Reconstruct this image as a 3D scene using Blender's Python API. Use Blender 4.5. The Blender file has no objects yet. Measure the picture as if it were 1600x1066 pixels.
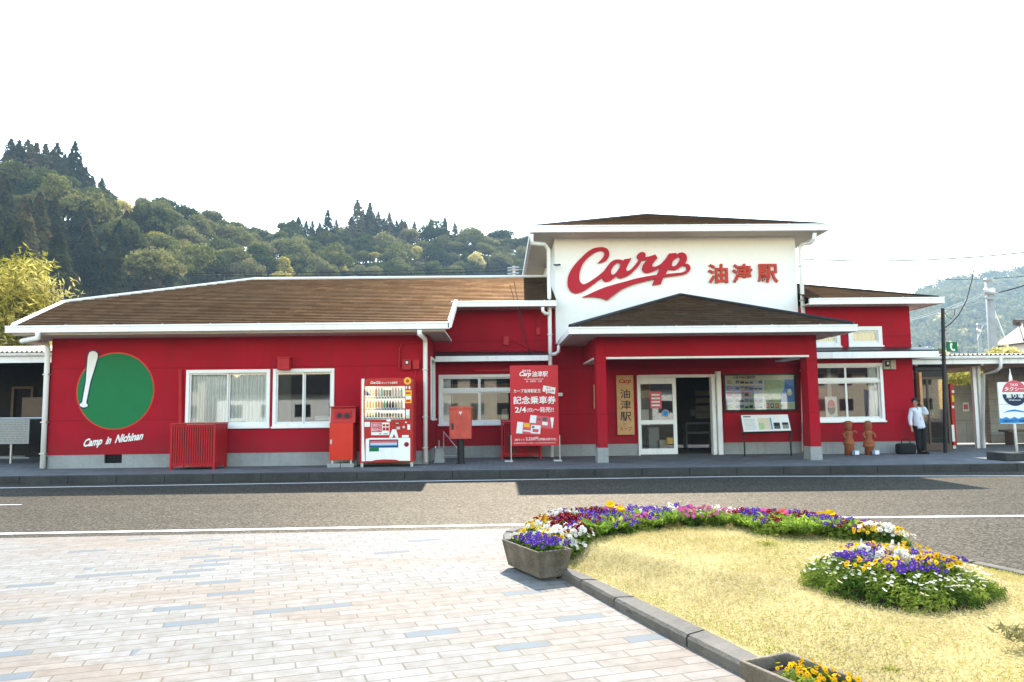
import bpy, math, random
import numpy as np
from mathutils import Vector, Matrix, Euler, noise
R = math.radians
random.seed(11); rng = np.random.default_rng(11)
S = bpy.context.scene
COL = S.collection
# ------------------------------------------------------------------ camera
CAM_Z, FPX = 1.4, 1190.0
PITCH, YAW, ROLL = R(5.23), R(1.0), -0.0115
cd = bpy.data.cameras.new("camera"); cam = bpy.data.objects.new("camera", cd); COL.objects.link(cam)
cd.sensor_width = 36; cd.lens = FPX / 1600 * 36; cd.clip_start = 0.05; cd.clip_end = 6000
CM = Matrix.Rotation(-YAW, 3, 'Z') @ Matrix.Rotation(math.pi / 2 + PITCH, 3, 'X') @ Matrix.Rotation(ROLL, 3, 'Z')
cam.matrix_world = Matrix.Translation((0, 0, CAM_Z)) @ CM.to_4x4()
S.camera = cam
# ------------------------------------------------------------------ light
SUN = Vector((0.09, 1.1, 1.0)).normalized()
sun_el = math.asin(SUN.z); sun_az = math.atan2(SUN.x, SUN.y)
w = bpy.data.worlds.new("World"); S.world = w; w.use_nodes = True
nt = w.node_tree; bg = nt.nodes['Background']
sky = nt.nodes.new('ShaderNodeTexSky'); sky.sky_type = 'NISHITA'; sky.sun_disc = False
sky.sun_elevation = sun_el; sky.sun_rotation = sun_az
sky.air_density = 1.8; sky.dust_density = 0.2; sky.ozone_density = 1.0
wb = nt.nodes.new('ShaderNodeMix'); wb.data_type = 'RGBA'; wb.blend_type = 'MULTIPLY'; wb.inputs[0].default_value = 1; wb.inputs[7].default_value = (1.05, 1.0, .95, 1)
nt.links.new(sky.outputs[0], wb.inputs[6]); nt.links.new(wb.outputs[2], bg.inputs[0]); bg.inputs[1].default_value = 0.15
sl = bpy.data.lights.new("sun", 'SUN'); so = bpy.data.objects.new("sun", sl); COL.objects.link(so)
sl.energy = 3.7; sl.angle = R(0.5); sl.color = (1.0, 0.93, 0.82)
so.rotation_euler = SUN.to_track_quat('Z', 'Y').to_euler()
S.view_settings.view_transform = 'Standard'; S.view_settings.look = 'None'
S.view_settings.exposure = 2.08; S.view_settings.gamma = 1.0
S.cycles.max_bounces = 8; S.cycles.transparent_max_bounces = 12; S.cycles.volume_bounces = 1
S.cycles.caustics_reflective = False; S.cycles.caustics_refractive = False

# ------------------------------------------------------------------ where a photo point lies on a plane of the place
def ray(px, py): return CM @ Vector(((px - 800) / FPX, -(py - 533) / FPX, -1))
def at(px, py, Y):
    d = ray(px, py); t = Y / d.y
    return Vector((d.x * t, Y, CAM_Z + d.z * t))
def atz(px, py, z):
    d = ray(px, py); t = (z - CAM_Z) / d.z
    return Vector((d.x * t, d.y * t, z))
def rect(a, b, c, d, Y):                      # photo rectangle -> x0, x1, z0, z1 on the plane y=Y
    mx, my = (a + c) / 2, (b + d) / 2
    return at(a, my, Y).x, at(c, my, Y).x, at(mx, d, Y).z, at(mx, b, Y).z

# ------------------------------------------------------------------ materials
def nn(m, t, **k):
    n = m.node_tree.nodes.new(t)
    for a, b in k.items(): setattr(n, a, b)
    return n
def newmat(name):
    m = bpy.data.materials.new(name); m.use_nodes = True
    return m, m.node_tree.nodes['Principled BSDF'], m.node_tree.links.new
def mathn(m, op, a, b=None, c=None):
    n = nn(m, 'ShaderNodeMath', operation=op)
    for i, v in enumerate((a, b, c)):
        if v is None: continue
        if isinstance(v, (int, float)): n.inputs[i].default_value = v
        else: m.node_tree.links.new(v, n.inputs[i])
    return n.outputs[0]
def ramp(m, fac, stops):
    n = nn(m, 'ShaderNodeValToRGB'); e = n.color_ramp.elements
    while len(e) < len(stops): e.new(0.5)
    for q, (p, c) in zip(e, stops):
        q.position = p; q.color = (*c, 1) if len(c) == 3 else c
    m.node_tree.links.new(fac, n.inputs[0]); return n.outputs[0]
def noisen(m, vec, scale, detail=4, rough=.55):
    n = nn(m, 'ShaderNodeTexNoise'); n.inputs['Scale'].default_value = scale
    n.inputs['Detail'].default_value = detail; n.inputs['Roughness'].default_value = rough
    if vec is not None: m.node_tree.links.new(vec, n.inputs['Vector'])
    return n.outputs['Fac']
def vecscale(m, v, s):
    n = nn(m, 'ShaderNodeVectorMath', operation='MULTIPLY'); m.node_tree.links.new(v, n.inputs[0]); n.inputs[1].default_value = s
    return n.outputs[0]
def mix(m, f, a, b, mode='MIX'):
    n = nn(m, 'ShaderNodeMix', data_type='RGBA', blend_type=mode)
    for i, v in ((0, f), (6, a), (7, b)):
        if isinstance(v, (int, float)): n.inputs[i].default_value = v
        elif isinstance(v, tuple): n.inputs[i].default_value = (*v, 1) if len(v) == 3 else v
        else: m.node_tree.links.new(v, n.inputs[i])
    return n.outputs[2]
def bumpn(m, h, strength, dist, P):
    n = nn(m, 'ShaderNodeBump'); n.inputs['Strength'].default_value = strength; n.inputs['Distance'].default_value = dist
    m.node_tree.links.new(h, n.inputs['Height']); m.node_tree.links.new(n.outputs[0], P.inputs['Normal'])
def pos(m): return nn(m, 'ShaderNodeNewGeometry').outputs['Position']
MATS = {}
def pm(name, col, rough=.6, var=.18, scale=2.5, bump=0, bscale=60, metal=0, spec=.22, streak=0, stain=(.5, .45, .4)):
    if name in MATS: return MATS[name]
    m, P, L = newmat(name); v = pos(m)
    n1 = noisen(m, v, scale, 5); n2 = noisen(m, v, scale * 9, 3)
    dark = tuple(c * (1 - var) for c in col); lite = tuple(min(1, c * (1 + var * .7)) for c in col)
    c = ramp(m, n1, [(.3, dark), (.7, lite)])
    c = mix(m, .35, c, ramp(m, n2, [(.3, dark), (.7, lite)]))
    if streak:
        sv = vecscale(m, v, (5, 5, .35)); sn = noisen(m, sv, 1.5, 5)
        c = mix(m, ramp(m, sn, [(.55, (0, 0, 0)), (.8, (streak, streak, streak))]), c, tuple(a * b for a, b in zip(col, stain)))
    L(c, P.inputs['Base Color'])
    P.inputs['Roughness'].default_value = rough; P.inputs['Metallic'].default_value = metal
    P.inputs['Specular IOR Level'].default_value = spec
    if bump: bumpn(m, noisen(m, v, bscale, 4), bump, .01, P)
    MATS[name] = m; return m

def add_gloss(m, P, c, k, rough):
    """mineral grains: dull body colour plus a coloured rough glint towards the sun side"""
    o = m.node_tree.nodes['Material Output']; L = m.node_tree.links.new; P.inputs['Specular IOR Level'].default_value = 0
    g = nn(m, 'ShaderNodeBsdfGlossy'); g.inputs['Roughness'].default_value = rough; L(mix(m, 1.0, c, (k, k, k), 'MULTIPLY'), g.inputs['Color'])
    ad = nn(m, 'ShaderNodeAddShader'); L(P.outputs[0], ad.inputs[0]); L(g.outputs[0], ad.inputs[1]); L(ad.outputs[0], o.inputs['Surface'])
def red_wall():
    m, P, L = newmat("red painted render"); v = pos(m)
    n1 = noisen(m, v, .9, 6); c = ramp(m, n1, [(.3, (.31, .005, .014)), (.7, (.40, .007, .020))])
    sv = vecscale(m, v, (6, 6, .25)); sn = noisen(m, sv, 1.2, 6)
    c = mix(m, ramp(m, sn, [(.45, (0, 0, 0)), (.75, (.75, .75, .75))]), c, (.25, .012, .02))
    gz = nn(m, 'ShaderNodeSeparateXYZ'); L(v, gz.inputs[0]); c = mix(m, mathn(m, 'MULTIPLY', ramp(m, gz.outputs[2], [(.55, (.55, .55, .55)), (.95, (0, 0, 0))]), noisen(m, v, 3.5, 5)), c, (.20, .03, .03))
    sp = nn(m, 'ShaderNodeSeparateXYZ'); L(v, sp.inputs[0])
    ln = None
    for h in (1.28, 2.52, 3.3):                      # panel joints
        d = mathn(m, 'ABSOLUTE', mathn(m, 'SUBTRACT', sp.outputs[2], h)); k = mathn(m, 'LESS_THAN', d, .009)
        ln = k if ln is None else mathn(m, 'ADD', ln, k)
    c = mix(m, mathn(m, 'MULTIPLY', ln, .6), c, (.12, .004, .006))
    L(c, P.inputs['Base Color']); P.inputs['Roughness'].default_value = .75; P.inputs['Specular IOR Level'].default_value = .12
    bumpn(m, mathn(m, 'SUBTRACT', noisen(m, v, 90, 5), ln), .35, .006, P)
    return m
def shingle():
    m, P, L = newmat("weathered roof shingle"); v = pos(m)
    b = nn(m, 'ShaderNodeTexBrick'); L(v, b.inputs['Vector'])
    b.inputs['Scale'].default_value = 1; b.inputs['Brick Width'].default_value = .33; b.inputs['Row Height'].default_value = .215
    b.inputs['Mortar Size'].default_value = .004
    b.inputs['Color1'].default_value = (.074, .045, .026, 1); b.inputs['Color2'].default_value = (.112, .072, .044, 1); b.inputs['Mortar'].default_value = (.04, .03, .025, 1)
    sv = vecscale(m, v, (1.6, 6, 6)); n1 = noisen(m, sv, 1.6, 6, .75)
    c = mix(m, .75, b.outputs[0], ramp(m, n1, [(.25, (.5, .48, .45)), (.5, (.9, .85, .78)), (.75, (1.35, 1.22, 1.05))]), 'MULTIPLY')
    n2 = noisen(m, v, .45, 5)
    c = mix(m, ramp(m, n2, [(.42, (0, 0, 0)), (.75, (.5, .5, .5))]), c, (.058, .042, .03))
    L(mix(m, 1.0, c, (.42, .44, .47), 'MULTIPLY'), P.inputs['Base Color']); P.inputs['Roughness'].default_value = .95; add_gloss(m, P, c, .62, .52)
    bumpn(m, noisen(m, v, 70, 4), .25, .01, P)
    return m
def paver():
    m, P, L = newmat("pale clay paver"); v = pos(m)
    mp = nn(m, 'ShaderNodeMapping'); mp.inputs['Rotation'].default_value = (0, 0, R(-PAVE_DEG)); L(v, mp.inputs[0])
    sp = nn(m, 'ShaderNodeSeparateXYZ'); L(mp.outputs[0], sp.inputs[0])
    W, H = .34, .115
    vr = mathn(m, 'DIVIDE', sp.outputs[1], H); row = mathn(m, 'FLOOR', vr)
    ofs = mathn(m, 'MULTIPLY', mathn(m, 'MODULO', mathn(m, 'ADD', row, 1000), 3), .3333)
    ur = mathn(m, 'ADD', mathn(m, 'DIVIDE', sp.outputs[0], W), ofs); colm = mathn(m, 'FLOOR', ur)
    cx = nn(m, 'ShaderNodeCombineXYZ'); L(colm, cx.inputs[0]); L(row, cx.inputs[1])
    wn = nn(m, 'ShaderNodeTexWhiteNoise', noise_dimensions='3D'); L(cx.outputs[0], wn.inputs[0]); rnd = wn.outputs['Value']
    wn2 = nn(m, 'ShaderNodeTexWhiteNoise', noise_dimensions='4D'); wn2.inputs['W'].default_value = 3.3; L(cx.outputs[0], wn2.inputs[0])
    big = noisen(m, vecscale(m, v, (.35, .8, 1)), .8, 3)
    pink = ramp(m, big, [(.46, (0, 0, 0)), (.56, (1, 1, 1))])
    base = mix(m, pink, ramp(m, rnd, [(0, (.177, .166, .152)), (.5, (.197, .187, .175)), (1, (.216, .208, .197))]),
               ramp(m, rnd, [(0, (.188, .150, .122)), (.5, (.203, .170, .144)), (1, (.213, .188, .165))]))
    # a few blue-grey bricks, more of them on the left of the plaza
    px = nn(m, 'ShaderNodeSeparateXYZ'); L(v, px.inputs[0])
    thr = nn(m, 'ShaderNodeMapRange'); L(px.outputs[0], thr.inputs[0])
    for i, q in ((1, -6.0), (2, 1.0), (3, .925), (4, .988)): thr.inputs[i].default_value = q
    base = mix(m, mathn(m, 'GREATER_THAN', wn2.outputs['Value'], thr.outputs[0]), base, (.105, .127, .145))
    dn = noisen(m, v, 9, 6, .65)
    base = mix(m, ramp(m, dn, [(.42, (0, 0, 0)), (.75, (.8, .8, .8))]), base, (.12, .10, .077))
    fu = mathn(m, 'FRACT', ur); fv = mathn(m, 'FRACT', vr)
    eu = mathn(m, 'MULTIPLY', mathn(m, 'MINIMUM', fu, mathn(m, 'SUBTRACT', 1, fu)), W)
    ev = mathn(m, 'MULTIPLY', mathn(m, 'MINIMUM', fv, mathn(m, 'SUBTRACT', 1, fv)), H)
    ed = mathn(m, 'MINIMUM', eu, ev)
    jn = ramp(m, ed, [(.0, (1, 1, 1)), (.003, (1, 1, 1)), (.0055, (0, 0, 0))])
    moss = ramp(m, noisen(m, v, 1.7, 3), [(.45, (.115, .098, .082)), (.62, (.14, .108, .062))])
    base = mix(m, jn, base, moss)
    L(base, P.inputs['Base Color']); P.inputs['Roughness'].default_value = .75; P.inputs['Specular IOR Level'].default_value = .13
    hh = mathn(m, 'ADD', mathn(m, 'MULTIPLY', noisen(m, v, 120, 4), .25), mathn(m, 'ADD', mathn(m, 'MULTIPLY', jn, -1), mathn(m, 'MULTIPLY', rnd, .25)))
    bumpn(m, hh, .5, .006, P)
    return m
def asphalt():
    m, P, L = newmat("worn asphalt"); v = pos(m)
    vo = nn(m, 'ShaderNodeTexVoronoi'); vo.inputs['Scale'].default_value = 48; L(v, vo.inputs['Vector'])
    c = ramp(m, vo.outputs['Color'], [(0, (.011, .0095, .0078)), (.5, (.026, .022, .0175)), (1, (.08, .068, .054))])
    n1 = noisen(m, vecscale(m, v, (.25, 1.1, 1)), .9, 6, .6)
    c = mix(m, .8, c, ramp(m, n1, [(.3, (.62, .62, .64)), (.5, (.95, .94, .92)), (.72, (1.3, 1.24, 1.13))]), 'MULTIPLY')
    vc = nn(m, 'ShaderNodeTexVoronoi', feature='DISTANCE_TO_EDGE'); vc.inputs['Scale'].default_value = .33
    L(mix(m, .22, v, nn(m, 'ShaderNodeTexNoise').outputs['Color']), vc.inputs['Vector'])
    vx = mix(m, 1.0, v, (0, 0, 0), 'ADD')
    wob = nn(m, 'ShaderNodeTexNoise'); wob.inputs['Scale'].default_value = 2.2; wob.inputs['Detail'].default_value = 6; L(v, wob.inputs['Vector'])
    add = nn(m, 'ShaderNodeVectorMath', operation='ADD'); L(v, add.inputs[0]); L(vecscale(m, wob.outputs['Color'], (.9, .9, 0)), add.inputs[1])
    L(add.outputs[0], vc.inputs['Vector'])
    cr = ramp(m, vc.outputs['Distance'], [(0, (1, 1, 1)), (.0035, (1, 1, 1)), (.006, (0, 0, 0))])
    c = mix(m, mathn(m, 'MULTIPLY', cr, ramp(m, noisen(m, v, .5, 2), [(.5, (0, 0, 0)), (.56, (.75, .75, .75))])), c, (.035, .03, .028))
    L(c, P.inputs['Base Color']); P.inputs['Roughness'].default_value = .95; add_gloss(m, P, ramp(m, vo.outputs['Color'], [(0, (.5, .46, .39)), (.5, (.88, .80, .67)), (1, (1.4, 1.28, 1.08))]), .052, .6)
    bumpn(m, vo.outputs['Distance'], .9, .012, P)
    return m
def tilemat(name, W, H, c1, c2, mort, rough=.8, msz=.008):
    m, P, L = newmat(name); v = pos(m)
    b = nn(m, 'ShaderNodeTexBrick'); L(v, b.inputs['Vector']); b.inputs['Scale'].default_value = 1
    b.inputs['Brick Width'].default_value = W; b.inputs['Row Height'].default_value = H; b.inputs['Mortar Size'].default_value = msz
    for k, c in (('Color1', c1), ('Color2', c2), ('Mortar', mort)): b.inputs[k].default_value = (*c, 1)
    c = mix(m, .7, b.outputs[0], ramp(m, noisen(m, v, 1.4, 6), [(.3, (.6, .6, .6)), (.7, (1.25, 1.25, 1.25))]), 'MULTIPLY')
    L(c, P.inputs['Base Color']); P.inputs['Roughness'].default_value = rough
    bumpn(m, b.outputs['Fac'], -.4, .008, P)
    return m
def vertical_blocks(name, W, H, c1, c2, mort):     # blocks on a wall facing the road (x, z)
    m, P, L = newmat(name); v = pos(m)
    sp = nn(m, 'ShaderNodeSeparateXYZ'); L(v, sp.inputs[0]); cx = nn(m, 'ShaderNodeCombineXYZ'); L(sp.outputs[0], cx.inputs[0]); L(sp.outputs[2], cx.inputs[1])
    b = nn(m, 'ShaderNodeTexBrick'); L(cx.outputs[0], b.inputs['Vector']); b.inputs['Scale'].default_value = 1
    b.inputs['Brick Width'].default_value = W; b.inputs['Row Height'].default_value = H; b.inputs['Mortar Size'].default_value = .008
    for k, c in (('Color1', c1), ('Color2', c2), ('Mortar', mort)): b.inputs[k].default_value = (*c, 1)
    L(mix(m, .6, b.outputs[0], ramp(m, noisen(m, v, 2, 6), [(.3, (.65, .65, .65)), (.7, (1.2, 1.2, 1.2))]), 'MULTIPLY'), P.inputs['Base Color'])
    P.inputs['Roughness'].default_value = .85; bumpn(m, b.outputs['Fac'], -.4, .01, P)
    return m
def glass(name, tint=(.98, .985, .98), refl=1.0):
    m = bpy.data.materials.new(name); m.use_nodes = True; t = m.node_tree; t.nodes.remove(t.nodes['Principled BSDF'])
    o = t.nodes['Material Output']; L = t.links.new
    tr = nn(m, 'ShaderNodeBsdfTransparent'); tr.inputs[0].default_value = (*tint, 1)
    gl = nn(m, 'ShaderNodeBsdfGlossy'); gl.inputs['Roughness'].default_value = .015
    fr = nn(m, 'ShaderNodeFresnel'); fr.inputs[0].default_value = 1.5
    mx = nn(m, 'ShaderNodeMixShader'); L(mathn(m, 'MINIMUM', mathn(m, 'MULTIPLY', fr.outputs[0], 2.0 * refl), 1.0), mx.inputs[0])
    L(tr.outputs[0], mx.inputs[1]); L(gl.outputs[0], mx.inputs[2]); L(mx.outputs[0], o.inputs[0])
    return m
def leaf(name, c1, c2, trans=.45, scale=.6, rough=.6, c3=None):
    m = bpy.data.materials.new(name); m.use_nodes = True; t = m.node_tree; L = t.links.new
    P = t.nodes['Principled BSDF']; o = t.nodes['Material Output']
    v = pos(m); n = noisen(m, v, scale, 4)
    oi = nn(m, 'ShaderNodeObjectInfo'); f = mathn(m, 'ADD', mathn(m, 'MULTIPLY', n, .65), mathn(m, 'MULTIPLY', oi.outputs['Random'], .5))
    c = ramp(m, f, [(.35, c1), (.75, c2)] if c3 is None else [(.3, c1), (.55, c2), (.8, c3)])
    L(c, P.inputs['Base Color']); P.inputs['Roughness'].default_value = rough; P.inputs['Specular IOR Level'].default_value = .0
    tl = nn(m, 'ShaderNodeBsdfTranslucent'); L(c, tl.inputs[0]); mx = nn(m, 'ShaderNodeMixShader'); mx.inputs[0].default_value = trans
    L(P.outputs[0], mx.inputs[1]); L(tl.outputs[0], mx.inputs[2]); L(mx.outputs[0], o.inputs[0])
    return m
PAVE_DEG = 17.5
M = dict(
    red=red_wall(), roof=shingle(), paver=paver(), asphalt=asphalt(),
    white=pm("white paint", (.82, .82, .81), .5, .07, 1.5, .08, 60, streak=.35),
    wall_white=pm("white rendered wall", (.86, .855, .84), .75, .05, .8, .25, 90, streak=.22, stain=(.85, .84, .8)),
    soffit=pm("cream soffit board", (.62, .56, .48), .7, .08, 1.2),
    conc=pm("grey concrete", (.30, .31, .31), .85, .22, 1.6, .4, 50, streak=.4),
    kerb=pm("kerb stone", (.13, .114, .097), .9, .35, 3, .7, 70, streak=.3),
    dkerb=pm("dark kerb stone", (.05, .05, .048), .9, .35, 2.5, .6, 70, streak=.3),
    linep=pm("road line paint", (.60, .60, .58), .6, .25, 7, .3, 80),
    alu=pm("white window aluminium", (.72, .73, .72), .35, .05, 3, spec=.5),
    steel=pm("galvanised steel", (.45, .46, .47), .4, .15, 6, metal=.7),
    black=pm("black metal", (.018, .018, .02), .4, .2, 5),
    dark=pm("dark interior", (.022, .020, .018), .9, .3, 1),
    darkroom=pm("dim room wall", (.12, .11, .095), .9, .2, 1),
    redp=pm("red enamel", (.44, .018, .016), .35, .15, 3, .05, 30, streak=.35, stain=(.6, .6, .6)),
    redfade=pm("faded red enamel", (.50, .075, .05), .45, .3, 6, .1, 60, streak=.7, stain=(1.15, 2.0, 2.2)),
    redcage=pm("red painted steel slats", (.42, .010, .016), .45, .15, 4, streak=.3),
    orange=pm("orange red enamel", (.60, .03, .014), .35, .12, 3, streak=.25),
    signred=pm("red sign vinyl", (.52, .022, .03), .45, .05, 2),
    letred=pm("crimson lettering", (.42, .006, .022), .5, .05, 2),
    kanjired=pm("flaking red letter", (.50, .045, .025), .55, .35, 9),
    green=pm("green paint", (.0, .15, .045), .5, .08, 3),
    navy=pm("navy paint", (.012, .025, .075), .5, .1, 3),
    paperw=pm("white print", (.78, .78, .76), .5, .05, 3),
    grey=pm("grey print", (.30, .31, .31), .6, .1, 3),
    ink=pm("black print", (.03, .03, .03), .6, .1, 3),
    wood=pm("pale cedar board", (.55, .32, .15), .6, .22, 4, .2, 30, streak=.6, stain=(.75, .65, .55)),
    woodgrey=pm("weathered planter timber", (.155, .125, .092), .9, .6, 6, .9, 45, streak=.9, stain=(.4, .4, .4)),
    brown=pm("brown anodised frame", (.10, .065, .045), .45, .2, 3),
    soil=pm("dark soil", (.045, .032, .022), 1, .4, 20, 1, 60),
    clay=pm("terracotta", (.30, .10, .045), .85, .3, 8, .5, 40),
    curtain=pm("white net curtain", (.88, .88, .85), .9, .06, 2),
    curtaind=pm("beige blind", (.42, .37, .29), .9, .1, 2),
    blue=pm("bright blue print", (.02, .22, .55), .5, .1, 3),
    pink=pm("pink red print", (.62, .10, .13), .5, .08, 3),
    yellow=pm("yellow print", (.75, .45, .03), .5, .1, 3),
    mapgreen=pm("map green print", (.42, .55, .30), .5, .2, 14),
    mapsea=pm("map sea print", (.02, .16, .50), .5, .08, 3),
    corr=pm("rusty corrugated sheet", (.46, .36, .29), .7, .35, 2.5, .2, 40, streak=.5),
    block=vertical_blocks("grey concrete block", .4, .2, (.30, .285, .255), (.34, .32, .29), (.2, .19, .17)),
    panelw=vertical_blocks("pale wall panel", .9, .9, (.33, .31, .28), (.36, .34, .31), (.2, .19, .17)),
    sidewalk=tilemat("grey sidewalk slab", .3, .3, (.10, .105, .11), (.13, .135, .14), (.05, .05, .05)),
    ground=pm("packed earth", (.22, .20, .17), .95, .3, .3, .5, 30),
    glass=glass("window glass"), glassd=glass("dark window glass", (.78, .80, .80), 1.0),
)
LIGHTGLASS = M['glass']
HAZE = .0004
# ------------------------------------------------------------------ mesh helpers
def wloc(o):
    v = Vector((0, 0, 0))
    while o is not None: v += o.location; o = o.parent
    return v
class MB:
    def __init__(s): s.v = []; s.f = []; s.m = []
    def add(s, vs, fs, mi=0):
        k = len(s.v); s.v += [tuple(q) for q in vs]; s.f += [tuple(k + i for i in f) for f in fs]; s.m += [mi] * len(fs); return s
    def box(s, x0, x1, y0, y1, z0, z1, mi=0):
        x0, x1 = sorted((x0, x1)); y0, y1 = sorted((y0, y1)); z0, z1 = sorted((z0, z1))
        return s.add([(x0, y0, z0), (x1, y0, z0), (x1, y1, z0), (x0, y1, z0), (x0, y0, z1), (x1, y0, z1), (x1, y1, z1), (x0, y1, z1)],
              [(0, 3, 2, 1), (4, 5, 6, 7), (0, 1, 5, 4), (1, 2, 6, 5), (2, 3, 7, 6), (3, 0, 4, 7)], mi)
    def rbox(s, a, b, c, d, Y, depth, mi=0):     # box whose front face fills a photo rectangle on y=Y
        x0, x1, z0, z1 = rect(a, b, c, d, Y); return s.box(x0, x1, Y, Y + depth, z0, z1, mi)
    def quad(s, *p, mi=0): return s.add(p, [tuple(range(len(p)))], mi)
    def slab(s, pts, th, mi=0):
        n = len(pts); lo = [(p[0], p[1], p[2] - th) for p in pts]
        return s.add(list(pts) + lo, [tuple(range(n)), tuple(reversed(range(n, 2 * n)))] + [(i, i + n, (i + 1) % n + n, (i + 1) % n) for i in range(n)], mi)
    def prism_y(s, poly, y0, y1, mi=0):          # polygon (x,z) seen from the front, extruded in y
        n = len(poly)
        return s.add([(x, y0, z) for x, z in poly] + [(x, y1, z) for x, z in poly],
                     [tuple(range(n)), tuple(reversed(range(n, 2 * n)))] + [(i, (i + 1) % n, (i + 1) % n + n, i + n) for i in range(n)], mi)
    def tube(s, pts, r, seg=10, mi=0, cap=True):
        pts = [Vector(p) for p in pts]; n = len(pts); rs = r if isinstance(r, (list, tuple)) else [r] * n; vs = []; fs = []
        up = None
        for i, p in enumerate(pts):
            t = (pts[min(i + 1, n - 1)] - pts[max(i - 1, 0)]).normalized()
            if up is None: up = Vector((0, 0, 1)) if abs(t.z) < .9 else Vector((1, 0, 0))
            a = t.cross(up).normalized(); b = a.cross(t).normalized(); up = b if b.length > .1 else up
            for k in range(seg):
                q = 2 * math.pi * k / seg; vs.append(p + a * math.cos(q) * rs[i] + b * math.sin(q) * rs[i])
        for i in range(n - 1):
            for k in range(seg):
                k2 = (k + 1) % seg; fs.append((i * seg + k, i * seg + k2, (i + 1) * seg + k2, (i + 1) * seg + k))
        if cap: fs += [tuple(reversed(range(seg))), tuple(range((n - 1) * seg, n * seg))]
        return s.add(vs, fs, mi)
    def lathe(s, c, prof, seg=16, mi=0):         # prof: (r, z)
        vs = []; fs = []
        for r, z in prof:
            for k in range(seg):
                q = 2 * math.pi * k / seg; vs.append((c[0] + r * math.cos(q), c[1] + r * math.sin(q), c[2] + z))
        n = len(prof)
        for i in range(n - 1):
            for k in range(seg):
                k2 = (k + 1) % seg; fs.append((i * seg + k, i * seg + k2, (i + 1) * seg + k2, (i + 1) * seg + k))
        fs += [tuple(reversed(range(seg))), tuple(range((n - 1) * seg, n * seg))]
        return s.add(vs, fs, mi)
    def disc_y(s, x, z, r, y, th, seg=40, mi=0, a0=0, a1=2 * math.pi, rz=None):
        full = abs(a1 - a0 - 2 * math.pi) < 1e-6; k = seg if full else seg + 1
        return s.prism_y([(x + r * math.cos(a0 + (a1 - a0) * i / seg), z + (rz or r) * math.sin(a0 + (a1 - a0) * i / seg)) for i in range(k)][::-1], y, y + th, mi)
    def build(s, name, mats, parent=None, smooth=False, bevel=0):
        me = bpy.data.meshes.new(name); off = wloc(parent) if parent else Vector((0, 0, 0))
        me.from_pydata([(a - off.x, b - off.y, c - off.z) for a, b, c in s.v], [], s.f)
        if not isinstance(mats, (list, tuple)): mats = [mats]
        for q in mats: me.materials.append(M[q] if isinstance(q, str) else q)
        if len(mats) > 1: me.polygons.foreach_set('material_index', s.m)
        if smooth: me.polygons.foreach_set('use_smooth', [True] * len(me.polygons))
        me.update(); o = bpy.data.objects.new(name, me); COL.objects.link(o)
        if parent: o.parent = parent
        if bevel:
            b = o.modifiers.new('bevel', 'BEVEL'); b.width = bevel; b.segments = 2; b.limit_method = 'ANGLE'
        return o
def tag(o, label=None, cat=None, group=None, kind=None):
    for k, v in (('label', label), ('category', cat), ('group', group), ('kind', kind)):
        if v: o[k] = v
    return o
def thing(name, loc, label, cat, group=None):
    o = bpy.data.objects.new(name, None); o.empty_display_size = .1; o.location = loc; COL.objects.link(o)
    return tag(o, label, cat, group)
def copy_tree(o, parent=None):
    c = o.copy(); COL.objects.link(c); c.parent = parent
    for ch in list(o.children): copy_tree(ch, c)
    return c
TXT = {}
def text_geo(body, bold=0, shear=0):
    k = (body, bold, shear)
    if k not in TXT:
        c = bpy.data.curves.new('t', 'FONT'); c.body = body; c.resolution_u = 2; c.offset = bold; c.shear = shear; c.size = 1
        o = bpy.data.objects.new('t', c); COL.objects.link(o); dg = bpy.context.evaluated_depsgraph_get()
        me = bpy.data.meshes.new_from_object(o.evaluated_get(dg))
        v = np.array([q.co[:] for q in me.vertices]).reshape(-1, 3); f = [tuple(p.vertices) for p in me.polygons]
        bpy.data.objects.remove(o); bpy.data.meshes.remove(me); bpy.data.curves.remove(c)
        if len(v):
            lo = v.min(0); hi = v.max(0); v = (v - lo) / np.maximum(hi - lo, 1e-6)
        TXT[k] = (v, f)
    return TXT[k]
def text_fit(mb, body, x0, x1, z0, z1, y, mi=0, bold=0, shear=0, rise=0, fn=None):
    v, f = text_geo(body, bold, shear)
    g = fn or (lambda x, z: (x, y, z))
    mb.add([g(x0 + a * (x1 - x0), z0 + b * (z1 - z0) + rise * a) for a, b, _ in v], f, mi)
def text_px(mb, body, a, b, c, d, Y, mi=0, bold=0, shear=0):
    x0, x1, z0, z1 = rect(a, b, c, d, Y); text_fit(mb, body, x0, x1, z0, z1, Y, mi, bold, shear)
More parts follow.
